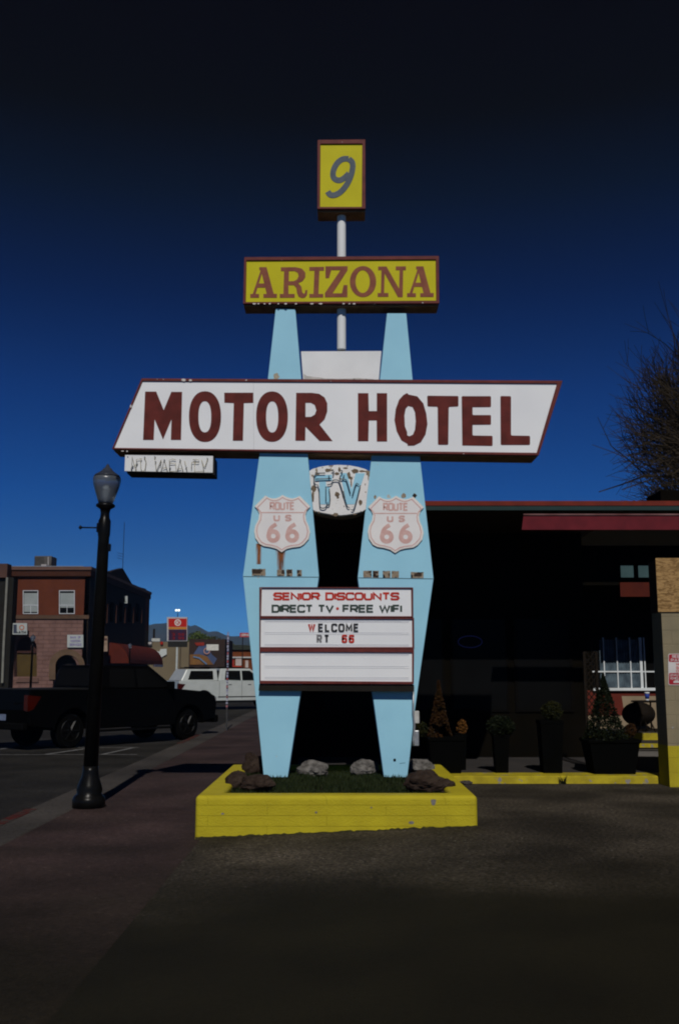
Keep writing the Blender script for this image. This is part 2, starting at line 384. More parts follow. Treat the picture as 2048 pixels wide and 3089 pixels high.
# stall and crosswalk lines in the road
wl = M('worn_white_road_paint', (.22, .22, .23), (.10, .10, .10), 14, .8)
mb = MB()
def line(a, c, wd):
    a, c = Vector(a), Vector(c); d = (c-a).normalized(); q = Vector((-d.y, d.x, 0))*wd/2
    mb.add([a-q, c-q, c+q, a+q], [(0, 1, 2, 3)])
z = -.246
line((-13, 23.15, z), (-4.6, 23.3, z), .09); line((-13, 25.5, z), (-5.0, 25.45, z), .09)
for i in range(5): line((-6.7-2.0*i, 23.2, z+.004), (-7.0-2.0*i+.9, 25.4, z+.004), .12)
line((-5.4, 23.2, z+.004), (-5.1, 25.4, z+.004), .10)
for i in range(9): line((-12.5, 30+7*i, z), (-12.5, 33+7*i, z), .12)
k = mb.build('road_marking', wl); k['kind'] = 'structure'
# far mountains
pts = [(-900, 1900), (-200, 1880), (200, 1905), (437, 1888), (459, 1883), (502, 1879), (535, 1872), (568, 1889), (594, 1887), (612, 1897), (630, 1906), (652, 1903), (671, 1912), (693, 1921), (724, 1917), (760, 1915), (1000, 1900), (1400, 1905), (2300, 1890), (3200, 1910)]
mb = MB(); cols = []; NR = 14
xs = lin(-880, 3150, 300)
for i, px_ in enumerate(xs):
    for a, c in zip(pts, pts[1:]):
        if a[0] <= px_ <= c[0]:
            t = (px_-a[0])/(c[0]-a[0]); t = t*t*(3-2*t) if abs(c[0]-a[0]) > 60 else t
            py = a[1]*(1-t)+c[1]*t; break
    for j in range(NR):
        q = j/(NR-1); Y = 2000+700*q
        top = P(px_, py, 2700)
        h = (top.z+.45)*(q**1.2)*(1+.18*noise.noise(Vector((px_*.02, q*4, 1)))*(1-q)*2)-.5
        if j == NR-1: h = top.z+3*noise.noise(Vector((px_*.15, 0, 0)))
        cols.append((top.x*Y/2700, Y, h))
mb.add(cols, [(i*NR+j, (i+1)*NR+j, (i+1)*NR+j+1, i*NR+j+1) for i in range(len(xs)-1) for j in range(NR-1)])
k = mb.build('mountains', M('forested_slope', (.035, .045, .030), (.05, .05, .035), .01, .95), smooth=True); k['kind'] = 'structure'
# haze
mb = MB(); mb.box((-3200, -80, -1.6), (3200, 4300, 150))
hz = bpy.data.materials.new('haze_air'); hz.use_nodes = True; n = hz.node_tree; n.nodes.clear()
o_ = n.nodes.new('ShaderNodeOutputMaterial'); pv = n.nodes.new('ShaderNodeVolumePrincipled')
pv.inputs['Color'].default_value = (.25, .50, 1.0, 1); pv.inputs['Density'].default_value = .00012; pv.inputs['Anisotropy'].default_value = 0
n.links.new(pv.outputs[0], o_.inputs['Volume'])
k = mb.build('haze', hz); k['kind'] = 'stuff'

# ------------------------------------------------------------------ MOTEL SIGN
YS = 13.0
sign = thing('motel_sign', 'tall roadside motel sign on two tapered sky-blue legs rising from the yellow planter', 'motel sign', (0, YS, .3))
def column(pts, Y, depth, stains, patches, shift):
    c = MB(); c.px([pts], Y, 0.0) if False else None
    front = [P(x, y, Y) for x, y in pts]
    c.prism([front], (0, depth, 0))
    o = c.build('column', blue, sign, bevel=.006)
    return o
LC = [(832, 930), (891, 932), (929, 1378), (962, 1740), (898, 2148), (868, 2345), (796, 2345), (776, 2148), (733, 1738), (782, 1378)]
RC = [(1167, 945), (1225, 945), (1267, 1383), (1307, 1745), (1250, 2148), (1236, 2280), (1228, 2345), (1158, 2345), (1123, 2088), (1079, 1742), (1120, 1381)]
lcol = column(LC, YS, .34, 1, 1, 0); rcol = column(RC, YS+.04, .34, 0, 0, 0)
# seams at the waist of the legs
for col_, Y, a, b_ in ((lcol, YS, (734, 1739), (962, 1741)), (rcol, YS+.04, (1080, 1743), (1306, 1746))):
    MB().ribbon([a, b_], 1.6, Y, .004).build('seam', M('seam_shadow_gap', (.05, .09, .11)), col_)
# peeled squares above the seams
def blob(cx, cy, rx, ry, n=14, j=.25):
    return [(cx+rx*math.cos(2*math.pi*i/n)*(1+random.uniform(-j, j)), cy+ry*math.sin(2*math.pi*i/n)*(1+random.uniform(-j, j))) for i in range(n)]
def ragged(x0, y0, x1, y1, n=5, j=3.0):
    q = []
    for i in range(n): q.append((x0+(x1-x0)*i/n+random.uniform(-j, j)*.3, y0+random.uniform(0, j)))
    for i in range(3): q.append((x1+random.uniform(-j, j)*.5, y0+(y1-y0)*i/3))
    q.append((x1, y1)); q.append((x0, y1))
    for i in range(2): q.append((x0+random.uniform(-j, j)*.5, y1-(y1-y0)*(i+1)/3))
    return q
r4 = lambda l: sub(l, 700, 1350, .4146)
pm = MB(); bm_ = MB()
for x0, y0, x1, y1 in ((145, 882, 245, 934), (328, 884, 383, 936), (395, 886, 440, 937), (472, 890, 508, 937)):
    pm.mark(); pm.px([r4(ragged(x0, y0, x1, y1))], YS, .0015)
for l in (ragged(148, 880, 208, 918, 6, 8), ragged(362, 890, 382, 920, 4, 6), ragged(398, 884, 438, 915, 5, 10), ragged(474, 888, 492, 906, 4, 5)):
    bm_.mark(); bm_.px([r4(l)], YS, .003)
each(pm, 'peeled_patch', patch, lcol); each(bm_, 'bare_spot', M('bare_dark_steel', (.03, .02, .016), (.06, .04, .03), 30, .8), lcol)
pm = MB(); bm_ = MB()
for x0, y0, x1, y1 in ((955, 895, 1016, 945), (1024, 895, 1066, 947), (1096, 897, 1150, 948), (1160, 897, 1212, 948), (1300, 905, 1392, 950)):
    pm.mark(); pm.px([r4(ragged(x0, y0, x1, y1))], YS+.04, .0015)
for l in (ragged(990, 895, 1012, 912, 4, 6), ragged(1030, 896, 1064, 916, 4, 8), ragged(1322, 905, 1375, 938, 5, 12)):
    bm_.mark(); bm_.px([r4(l)], YS+.04, .003)
for cx, cy, rx, ry in ((1040, 360, 10, 14), (1248, 352, 17, 17), (1328, 350, 15, 16)):
    pm.mark(); pm.px([r4(blob(cx, cy, rx, ry))], YS+.04, .0015)
each(pm, 'peeled_patch', patch, rcol); each(bm_, 'bare_spot', MATS['bare_dark_steel'], rcol)
MB().px([sub(blob(383, 1538, 20, 20), 650, 400, .4783)], YS, .0015).build('peeled_patch', tanfade, lcol)
# rust runs below the left shield: the streak fades into the paint by noise
def rust_mat():
    m = M('rust_run', (.26, .09, .028), (.12, .045, .02), 10, .8)
    n = m.node_tree; b = n.nodes['Principled BSDF']; src = b.inputs['Base Color'].links[0].from_socket
    t = n.nodes.new('ShaderNodeTexCoord'); sp = n.nodes.new('ShaderNodeSeparateXYZ'); n.links.new(t.outputs['Generated'], sp.inputs[0])
    a = n.nodes.new('ShaderNodeMath'); a.operation = 'PINGPONG'; a.inputs[1].default_value = .5; n.links.new(sp.outputs[0], a.inputs[0])
    mp = n.nodes.new('ShaderNodeMapping'); mp.inputs['Scale'].default_value = (60, 1, 5); n.links.new(t.outputs['Object'], mp.inputs[0])
    z = n.nodes.new('ShaderNodeTexNoise'); z.inputs['Scale'].default_value = 1; z.inputs['Detail'].default_value = 3; n.links.new(mp.outputs[0], z.inputs['Vector'])
    ad = n.nodes.new('ShaderNodeMath'); ad.operation = 'MULTIPLY_ADD'; ad.inputs[1].default_value = 1.6; n.links.new(a.outputs[0], ad.inputs[0]); n.links.new(z.outputs[0], ad.inputs[2])
    zz = n.nodes.new('ShaderNodeMath'); zz.operation = 'MULTIPLY_ADD'; zz.inputs[1].default_value = .28; n.links.new(sp.outputs[2], zz.inputs[0]); n.links.new(ad.outputs[0], zz.inputs[2])
    r = n.nodes.new('ShaderNodeMapRange'); r.inputs[1].default_value = .72; r.inputs[2].default_value = 1.25; n.links.new(zz.outputs[0], r.inputs[0])
    mx = n.nodes.new('ShaderNodeMix'); mx.data_type = 'RGBA'; n.links.new(r.outputs[0], mx.inputs[0]); mx.inputs[6].default_value = (.30, .58, .73, 1)
    n.links.new(src, mx.inputs[7]); n.links.new(mx.outputs[2], b.inputs['Base Color']); return m
rm = rust_mat()
MB().px([sub([(200, 1040), (345, 1060), (335, 1250), (315, 1450), (212, 1450), (205, 1250)], 740, 1480, .1531)], YS, .002).build('rust_streak', rm, lcol)
MB().px([sub([(590, 1150), (720, 1218), (815, 1180), (800, 1560), (630, 1560), (600, 1350)], 740, 1480, .1531)], YS, .002).build('rust_streak', rm, lcol)
# ARIZONA cabinet
r3 = lambda l: sub(l, 650, 400, .4783)
YF = 12.93
def cabinet(name, outer, face, Y, depth, fmat, facemat, rec=.02):
    """open-front box: frame ring, recessed face, shell behind"""
    m = MB(); m.px([outer, face], Y+.05, .05)
    fr = m.build(name, fmat, sign, bevel=.004)
    m = MB(); m.prism([[P(x, y, Y)+Vector((0, .052, 0)) for x, y in outer]], (0, depth-.052, 0))
    m.build('shell', under, fr, bevel=.004)
    m = MB(); m.px([[(x, y) for x, y in face]], Y+.05, .05-rec); f = m.build('face_panel', facemat, fr)
    return fr
az = cabinet('name_cabinet', r3([(184, 794), (1406, 786), (1408, 1085), (177, 1087)]), r3([(199, 815), (1386, 809), (1389, 1067), (194, 1076)]), YF, .34, redfr, yel)
YT = YF+.05-.03
m = MB(); T = .004
A_ = [(277, 849), (323, 849), (368, 1017), (388, 1017), (388, 1042), (303, 1042), (303, 1018), (324, 1018), (314, 978), (266, 978), (254, 1018), (276, 1018), (276, 1042), (220, 1042), (220, 1018), (236, 1018), (286, 868), (277, 868)]
Ah = [(293, 890), (308, 952), (274, 952)]
m.mark(); m.px([r3(A_), r3(Ah)], YT, T)
m.mark(); m.px([r3([(413, 850), (505, 849), (545, 858), (567, 882), (567, 912), (550, 937), (522, 950), (542, 972), (548, 1008), (558, 1018), (566, 1008), (566, 995), (580, 993), (578, 1022), (566, 1040), (545, 1044), (525, 1035), (515, 1012), (510, 980), (495, 963), (461, 963), (461, 1018), (500, 1018), (500, 1042), (406, 1042), (406, 1018), (429, 1018), (433, 874), (413, 874)]),
      r3([(464, 874), (500, 874), (519, 884), (525, 905), (514, 927), (495, 937), (463, 938)])], YT, T)
m.mark(); m.px([r3([(592, 848), (685, 847), (685, 871), (656, 871), (650, 1018), (680, 1018), (680, 1040), (592, 1041), (592, 1018), (618, 1018), (624, 871), (592, 871)])], YT, T)
m.mark(); m.px([r3([(693, 844), (833, 843), (833, 868), (738, 1014), (797, 1014), (808, 962), (832, 962), (832, 1038), (690, 1039), (690, 1013), (788, 868), (730, 868), (716, 918), (694, 918)])], YT, T)
m.mark(); m.px([r3(ell(930, 940, 83, 98, 40)), r3(ell(928, 940, 45, 72, 32))], YT, T)
m.mark(); m.px([r3([(1025, 845), (1078, 845), (1157, 985), (1160, 868), (1136, 868), (1136, 844), (1200, 844), (1200, 868), (1183, 868), (1180, 1038), (1150, 1038), (1066, 888), (1063, 1012), (1090, 1012), (1090, 1036), (1022, 1036), (1022, 1012), (1042, 1012), (1046, 868), (1025, 868)])], YT, T)
sh = lambda l: [(x+987, y-5) for x, y in l]
m.mark(); m.px([r3(sh(A_)), r3(sh(Ah))], YT, T)
each(m, 'letter', aztx, az)
# peeled edge specks along the lower frame of the cabinet
m = MB()
for cx, rx in ((245, 12), (272, 8), (310, 6), (343, 7), (397, 6), (443, 8), (508, 8), (608, 11), (662, 13), (808, 7), (845, 6), (875, 9)):
    m.mark(); m.px([r3(blob(cx, 1079, rx, 4.5, 9))], YF, .0015)
each(m, 'paint_chip', M('white_primer', (.62, .58, .55), (.5, .45, .42), 30, .8), az)
# number nine cabinet
nb = cabinet('number_cabinet', r3([(644, 57), (944, 54), (945, 490), (643, 491)]), r3([(663, 82), (925, 81), (922, 478), (660, 478)]), YF, .34, redfr, yel)
m = MB()
nine = smooth_poly([(840, 262), (808, 292), (775, 305), (742, 288), (740, 245), (762, 196), (800, 165), (840, 166), (868, 190), (862, 250), (838, 315), (798, 370), (755, 396), (722, 395), (708, 372)], 2, False)
nine_tail = smooth_poly([(840, 166), (868, 190), (862, 250), (838, 315), (798, 370), (755, 396), (722, 395), (708, 372)], 2, False); nine_loop = smooth_poly([(842, 258), (808, 292), (775, 305), (742, 288), (740, 245), (762, 196), (800, 165), (840, 166)], 2, False)
m.ribbon(r3(nine_loop), 17, YT, T); m.ribbon(r3(nine_tail), 17, YT, T*1.3)
m.build('lettering', greytx, nb)
# steel pole
m = MB(); cx_ = P(1030, 1000, YS+.22).x
for (ya, yb) in ((1063, 630),):
    a = P(1030, ya, YS+.22); b_ = P(1030, yb, YS+.22); m.tube([(cx_, YS+.12, z) for z in (a.z, a.z+.01, a.z+.02, (a.z+b_.z)/2, b_.z-.02, b_.z-.01, b_.z)], .062, 20)
m.build('pole', M('fresh_white_pole_paint', (.70, .72, .73), (.66, .68, .69), 3, .5), sign, smooth=True)
# white plaque below the pole with a scuffed lower edge
m = MB(); m.px([r3([(540, 1384), (1046, 1382), (1040, 1440), (1026, 1600), (556, 1600), (546, 1470)])], YS+.10, .03)
plq = m.build('plaque', cream, sign, bevel=.004)
m = MB(); m.px([r3([(556, 1520), (575, 1535), (660, 1545), (690, 1551), (800, 1553), (900, 1548), (1000, 1556), (1000, 1590), (556, 1590)])], YS+.07, .0015)
m.build('scuffed_edge', M('scuffed_grey_paint', (.36, .36, .34), (.52, .50, .48), 9, .8, chips=((.20, .2, .2), 20, .6)), plq)
# MOTOR HOTEL cabinet
r5 = lambda l: sub(l, 300, 1100, .4783); r6 = lambda l: sub(l, 1000, 1100, .4783)
outer = [(430, 1144), (1694, 1151), (1622, 1376), (341, 1357)]
face = [(432.5, 1152), (1679, 1160), (1615, 1369), (347, 1354)]
face = [(433, 1152), (1677, 1160), (1616, 1368), (347, 1353)]
mh = cabinet('motor_hotel_cabinet', outer, face, YF, .45, redfr, acryl)
m = MB()
m.mark(); m.px([r5([(290, 170), (360, 170), (407, 287), (455, 172), (523, 172), (516, 475), (452, 475), (456, 345), (403, 472), (350, 345), (344, 475), (277, 475)])], YT, T)
m.mark(); m.px([r5(ell(667, 328, 101, 160, 44, .9)), r5(ell(666, 329, 40, 98, 36, .85))], YT, T)
m.mark(); m.px([r5([(788, 177), (971, 177), (971, 241), (912, 243), (906, 480), (842, 480), (848, 243), (789, 240)])], YT, T)
m.mark(); m.px([r5(ell(1089, 328, 100, 159, 44, .9)), r5(ell(1090, 330, 38, 98, 36, .85))], YT, T)
m.mark(); m.px([r5([(1241, 178), (1340, 178), (1385, 184), (1420, 207), (1437, 245), (1437, 295), (1420, 345), (1388, 378), (1470, 482), (1388, 482), (1300, 392), (1298, 480), (1236, 480)]),
      r5([(1300, 241), (1333, 241), (1358, 255), (1368, 288), (1358, 315), (1335, 329), (1300, 330)])], YT, T)
m.mark(); m.px([r6([(166, 180), (232, 180), (235, 293), (285, 293), (285, 180), (350, 180), (350, 485), (285, 485), (284, 352), (235, 352), (232, 483), (166, 483)])], YT, T)
m.mark(); m.px([r6([(475, 179), (486, 189), (540, 200), (578, 245), (597, 310), (604, 375), (592, 440), (562, 490), (520, 511), (480, 512), (478, 500), (440, 478), (410, 420), (396, 350), (404, 280), (425, 222), (452, 192)]),
      r6([(482, 261), (510, 268), (525, 300), (530, 355), (525, 410), (512, 442), (490, 452), (477, 446), (476, 425), (462, 390), (459, 320), (467, 278)])], YT, T)
m.mark(); m.px([r6(fillet([(602, 196), (799, 198), (799, 264), (738, 267), (735, 506), (670, 506), (668, 266), (604, 264)], [1]*8, 8, True))], YT, T)
m.mark(); m.px([r6(fillet([(819, 199), (1004, 199), (1004, 268), (888, 269), (888, 318), (1004, 318), (1004, 379), (888, 380), (888, 447), (1014, 449), (1014, 513), (823, 510)], [1, 1, 1, 0]*3, 8, True))], YT, T)
m.mark(); m.px([r6(fillet([(1063, 198), (1130, 199), (1130, 447), (1250, 449), (1250, 507), (1065, 507)], [1]*6, 9, True))], YT, T)
each(m, 'letter', redtx, mh)
m = MB()
for cx, cy, rx, ry in ((532, 97, 15, 8), (575, 99, 10, 7), (366, 92, 3, 2), (405, 93, 4, 2), (200, 262, 6, 9), (148, 545, 10, 3), (176, 546, 5, 4)):
    m.mark(); m.px([r5(blob(cx, cy, rx, ry, 10, .15))], YF, .0015)
each(m, 'paint_chip', MATS['white_primer'], mh)
MB().ribbon([(765, 1156), (766, 1361)], .9, YT, .001).build('panel_seam', M('panel_seam_line', (.5, .5, .52)), mh)
# NO VACANCY box
vo = [(380, 1374), (644, 1377), (643, 1427), (378, 1422)]
m = MB(); m.px([vo], YF+.10, .03); vf = m.build('vacancy_panel', cream, sign)
m = MB(); m.prism([[P(x, y, YF)+Vector((0, .101, 0)) for x, y in [(379, 1372), (645, 1375), (645, 1428.5), (379, 1423)]]], (0, .30, 0)); m.build('shell', dark, vf)
rv = lambda l: sub(l, 330, 1350, .2232)
m = MB()
for l in ([(305, 310), (310, 120), (365, 320), (370, 160), (440, 150)], [(440, 150), (425, 180), (430, 290), (455, 325), (485, 300), (500, 190), (480, 130)],
          [(618, 125), (625, 200), (640, 325)], [(640, 325), (705, 165), (690, 250)], [(700, 325), (745, 160), (790, 325)], [(725, 280), (775, 270)],
          [(900, 165), (860, 155), (815, 170), (815, 320)], [(815, 215), (895, 210), (910, 320), (820, 325)], [(920, 325), (960, 165), (1000, 325)], [(930, 290), (975, 285)],
          [(1055, 325), (1020, 180)], [(1055, 325), (1035, 240)], [(1112, 290), (1115, 200), (1210, 205), (1215, 165), (1130, 165)], [(1155, 160), (1155, 325), (1275, 320)],
          [(1250, 165), (1265, 220), (1280, 325)], [(1265, 220), (1295, 265), (1330, 150)], [(310, 240), (295, 300)], [(385, 200), (350, 250)]):
    q = [P(x, y, YF+.045) for x, y in rv(l)]; m.mark(); m.tube(q, .0046, 6)
each(m, 'neon_tube', tube_glass, vf, smooth=True)
m = MB()
for x, y in ((480, 128), (618, 124), (1326, 145), (318, 250), (302, 285), (625, 190), (745, 165), (958, 165), (1158, 175), (1040, 260), (822, 270), (375, 215)):
    c = P(*rv([(x, y)])[0], YF+.045); m.mark(); m.tube([c+Vector((0, .022, 0)), c+Vector((0, -.01, 0))], .009, 8)
each(m, 'tube_support', galv, vf)
# TV badge
rt = lambda l: sub(l, 920, 1370, .1339)
tvo = [(105, 410), (180, 365), (330, 320), (520, 290), (760, 275), (1000, 287), (1200, 325), (1350, 370), (1455, 418), (1440, 600), (1395, 950), (1365, 1270), (1290, 1315), (1120, 1362), (950, 1390), (800, 1403), (600, 1385), (400, 1350), (250, 1315), (185, 1280), (150, 900), (115, 600)]
tvm = M('flaking_white_paint', (.76, .75, .74), (.70, .69, .68), 3, .5, .2, 50, chips=[((.24, .19, .13), 5.5, .60), ((.16, .11, .08), 21.0, .67)])
YV = YS+.02
m = MB(); m.px([rt(tvo)], YV+.10, .10); tv = m.build('tv_badge', tvm, sign, bevel=.004)
m = MB(); m.prism([[P(x, y, YV)+Vector((0, .101, 0)) for x, y in rt(tvo)]], (0, .2, 0)); m.build('shell', under, tv)
m = MB()
m.mark(); m.px([rt([(225, 478), (610, 462), (612, 590), (470, 605), (480, 720), (560, 730), (545, 1130), (350, 1130), (322, 690), (322, 610), (222, 600)])], YV, .004)
m.mark(); m.px([rt([(790, 430), (935, 425), (1050, 790), (1140, 430), (1350, 430), (1115, 1130), (938, 1130)])], YV, .004)
each(m, 'letter', blue, tv)
m = MB()
for l in ([(230, 562), (590, 548)], [(455, 425), (205, 430), (205, 690), (315, 692), (330, 1170), (360, 1215), (450, 1215), (490, 1160), (510, 1080)], [(500, 690), (580, 680), (615, 640), (620, 600), (650, 580), (740, 578), (775, 620), (930, 1130), (960, 1195), (1005, 1200)],
          [(545, 780), (565, 1000), (545, 1150), (500, 1155)], [(470, 730), (472, 1060)], [(800, 560), (915, 560), (945, 620), (1020, 890)], [(1065, 945), (1150, 640), (1210, 685)], [(1245, 700), (1160, 1050), (1095, 1265), (1040, 1250)],
          [(600, 380), (630, 360), (650, 400), (630, 480)], [(535, 480), (545, 545)], [(800, 370), (845, 370), (820, 450)], [(880, 470), (855, 555)], [(790, 480), (790, 555)]):
    q = [P(x, y, YV-.03) for x, y in rt(smooth_poly(l, 1, False))]; m.mark(); m.tube(q, .0072, 6)
each(m, 'neon_tube', neon_dk, tv, smooth=True)
m = MB()
for cx, cy, rx, ry in ((510, 365, 60, 42), (775, 350, 25, 60), (910, 315, 55, 18), (1120, 385, 75, 55), (1290, 385, 75, 22), (715, 440, 52, 36), (985, 480, 45, 75), (1040, 540, 40, 35), (725, 905, 58, 58), (740, 975, 28, 30),
                       (1250, 1090, 42, 60), (195, 770, 60, 75), (180, 950, 30, 130), (690, 1360, 62, 38), (1120, 1352, 45, 15), (315, 1315, 22, 24), (1400, 445, 16, 24), (225, 1290, 25, 16), (1040, 650, 16, 90), (1425, 540, 10, 60), (565, 1020, 10, 60), (610, 1365, 35, 14)):
    m.mark(); m.px([rt(blob(cx, cy, rx, ry, 16, .22))], YV, .0022)
each(m, 'peeled_patch', M('bare_rusty_sheet', (.20, .155, .105), (.13, .095, .065), 14, .85), tv)
# Route 66 shields
rs = lambda l: sub(l, 740, 1480, .1531)
so_ = [(735, 88), (800, 125), (860, 146), (930, 158), (1000, 142), (1075, 108), (1280, 315), (1215, 390), (1187, 480), (1200, 590), (1250, 700), (1277, 820), (1250, 950), (1160, 1055), (1080, 1105), (920, 1125), (820, 1150), (718, 1216), (620, 1150), (500, 1115), (370, 1095), (280, 1050), (200, 930), (180, 800), (200, 690), (265, 570), (280, 450), (250, 380), (190, 310), (400, 100), (470, 142), (540, 158), (600, 157), (670, 132)]
def scaled(l, k, c=(730, 640)): return [(c[0]+(x-c[0])*k, c[1]+(y-c[1])*k) for x, y in l]
for dx, dy, Y in ((0, 0, YS), (341.5, 2.5, YS+.04)):
    S = lambda l: [(x+dx, y+dy) for x, y in rs(l)]
    m = MB(); m.px([S(so_)], Y-.012, .012); rsd = m.build('route_shield', shedge, sign)
    m = MB(); m.px([S(scaled(so_, .965))], Y-.024, .0012); m.build('enamel_field', shield, rsd)
    m = MB(); m.ribbon(S(scaled(so_, .915)), 3.2, Y-.0252, .0012, True)
    m.ribbon(S([(310, 432), (1150, 432)]), 3.2, Y-.0252, .0016)
    m.build('border_line', pinktx, rsd)
    m = MB(); Yt = Y-.0252
    a, b_ = S([(480, 222), (975, 385)]); text(m, 'ROUTE', a[0], a[1], b_[0], b_[1], 5.2, Yt, .0015, .3, .35)
    a, b_ = S([(555, 472), (685, 606)]); text(m, 'U', a[0], a[1], b_[0], b_[1], 5.4, Yt, .0015, .3)
    a, b_ = S([(788, 472), (908, 606)]); text(m, 'S', a[0], a[1], b_[0], b_[1], 5.4, Yt, .0015, .3)
    for q in (0, 372):
        m.mark(); m.ribbon(S([(x+q, y) for x, y in ell(553, 895, 92, 90, 30)]), 13.4, Yt, .0015, True)
        m.ribbon(S([(x+q, y) for x, y in smooth_poly([(468, 905), (462, 850), (485, 770), (530, 710), (612, 660)], 2, False)]), 12.0, Yt, .0019)
    each(m, 'letter', pinktx, rsd)
# reader board
m = MB()
def bd(x0, y0, x1, y1): return [(x0, y0), (x1, y0+2), (x1, y1+2), (x0, y1)]
YB = YF-.02
fr1 = [(202, 1017), (1311, 1019), (1311, 1236), (202, 1233)]; fr2 = [(206, 1235), (1322, 1240), (1324, 1466), (207, 1458)]; fr3 = [(204, 1460), (1322, 1468), (1320, 1722), (204, 1718)]
fc = [[(218, 1025), (1301, 1027), (1304, 1228), (213, 1226)], [(211, 1246), (1308, 1250), (1310, 1452), (209, 1452)], [(209, 1487), (1308, 1492), (1308, 1704), (209, 1696)]]
board = MB().prism([[P(x, y, YB)+Vector((0, .02, 0)) for x, y in r4([(198, 1016), (1318, 1018), (1322, 1722), (198, 1718)])]], (0, .10, 0)).build('reader_board', redfr, sign, bevel=.003)
for f_, g in zip((fr1, fr2, fr3), fc):
    MB().px([r4(f_), r4(g)], YB+.02, .035).build('frame', redfr, board, bevel=.003)
    MB().px([r4(g)], YB+.02, .012).build('letter_panel', acryl, board)
MB().px([r4([(200, 1722), (1321, 1726), (1319, 1776), (196, 1768)])], YB+.06, .05).build('bottom_channel', dark, board)
YL = YB+.008
m = MB()
for y, k in ((1262, 1), (1268, .6), (1346, 1), (1358, .6), (1432, 1), (1440, .6), (1502, 1), (1510, .6), (1590, 1), (1602, .6), (1672, 1), (1682, .6)):
    m.mark(); m.ribbon(r4([(238, y), (1285, y+3)]), .9*k+.3, YL, .003)
each(m, 'letter_track', M('clear_plastic_track', (.52, .52, .55), (.6, .6, .62), 4, .15, spec=.8), board)
m = MB(); q = r4([(301, 1053), (1216, 1113)]); text(m, 'SENIOR DISCOUNTS', q[0][0], q[0][1], q[1][0], q[1][1], 6.3, YL, .003, .34, .30, .42)
m.mark(); m.px([ell(*r4([(767, 1172)])[0], 4.4, 4.4, 20)], YL, .003)
each(m, 'red_letter', redl, board)
m = MB(); q = r4([(288, 1143), (741, 1203)]); text(m, 'DIRECT TV', q[0][0], q[0][1], q[1][0], q[1][1], 6.0, YL, .003, .34, .30, .42)
q = r4([(803, 1143), (1236, 1203)]); text(m, 'FREE WIFI', q[0][0], q[0][1], q[1][0], q[1][1], 6.0, YL, .003, .34, .30, .42)
each(m, 'dark_green_letter', M('dark_green_lettering', (.03, .05, .045), (.04, .06, .05)), board)
def rd(s, x0, y0, x1, y1, mat, name, wdt=5.8, gap=.5):
    m = MB(); q = r4([(x0, y0), (x1, y1)]); text(m, s, q[0][0], q[0][1], q[1][0], q[1][1], wdt, YL-.004, .003, .35, gap); each(m, name.replace('lettering', 'letter'), mat, board)
rd('W', 553, 1278, 607, 1340, redl, 'red_letter', 6.2); rd('ELCOME', 626, 1280, 924, 1343, blktx, 'black_lettering', 5.9, .66)
rd('R', 615, 1361, 655, 1424, M('worn_grey_letter', (.14, .14, .15), (.22, .22, .23), 30), 'grey_letter'); rd('T', 667, 1362, 709, 1424, blktx, 'black_lettering')
rd('6', 797, 1360, 838, 1423, redl, 'red_letter', 6.3); rd('6', 848, 1361, 889, 1423, redl, 'red_letter', 6.3)
m = MB()
for x, y in ((1250, 1271), (1255, 1356), (1270, 1604), (1230, 1588), (970, 1530), (615, 1530), (1270, 1668)): m.mark(); m.px([r4(ell(x, y, 20 if y in (1271, 1356, 1604) else 6, 3, 12))], YL-.004, .001)
each(m, 'track_clip', M('shiny_clip', (.85, .85, .85), (.9, .9, .9), 4, .2), board)
# conduit and boxes on the right leg
m = MB(); Yc = YS-.01
a = P(1247, 2070, Yc); q = [a, P(1246, 2145, Yc), P(1250, 2190, Yc), P(1246, 2235, Yc), P(1247, 2250, Yc)]
m.tube(q, .012, 8); m.build('conduit', galv, sign, smooth=True)
def bpx(x0, y0, x1, y1, Y, d, name, mat, par=sign):
    p0 = P(x0, y1, Y); p1 = P(x1, y0, Y); return MB().box((p0.x, Y, p0.z), (p1.x, Y+d, p1.z)).build(name, mat, par, bevel=.006)
bpx(1250, 2145, 1264, 2182, Yc, .12, 'electrical_box', M('pale_grey_box_paint', (.5, .5, .48), (.4, .4, .38), 12, .5))
bpx(1248, 2204, 1263, 2250, Yc, .12, 'electrical_box', galv)
MB().px([ell(1190, 2292, 4, 4, 12)], YS+.04, .01).build('bolt', blk, sign)
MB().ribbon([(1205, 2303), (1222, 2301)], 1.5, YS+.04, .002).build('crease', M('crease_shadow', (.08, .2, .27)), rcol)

# ------------------------------------------------------------------ PLANTER
pl = thing('planter', 'low yellow painted masonry planter around the feet of the motel sign', 'planter', (0, 12.6, 0))
m = MB(); x0, x1, y0, y1 = -1.52, 1.455, 10.86, 14.5; t = .27; zt = .315
def wall_loop(a, c, zt_): pass
outer = [(x0, y0), (x1, y0), (x1, y1), (x0, y1)]; inner = [(x0+t, y0+t), (x1-t, y0+t), (x1-t, y1-t), (x0+t, y1-t)]
m.prism([[(x, y, zt) for x, y in outer], [(x, y, zt) for x, y in inner]], (0, 0, -.55))
m.build('wall', yelwall, pl, bevel=.045, seg=4)
Yw = y0-.0005
for cx, cy, rx, ry in ((1307, 2419, 8, 10), (1241, 2482, 8, 4.5), (954, 2451, 4, 3), (672, 2455, 5, 3), (1120, 2436, 3, 2)):
    MB().px([blob(cx, cy, rx, ry, 12, .3)], Yw, .0015).build('bare_chip', M('bare_grey_masonry', (.20, .19, .17), (.14, .13, .12), 30, .9), pl)
gl_ = []; xs = lin(x0+.01, x1-.01, 90)
lo_ = [(x, Yw, lotz(x)-.03) for x in xs]; hi_ = [(x, Yw, lotz(x)+.012+.028*abs(noise.noise(Vector((x*6, 0, 3))))+.012*noise.noise(Vector((x*30, 0, 3)))) for x in xs]
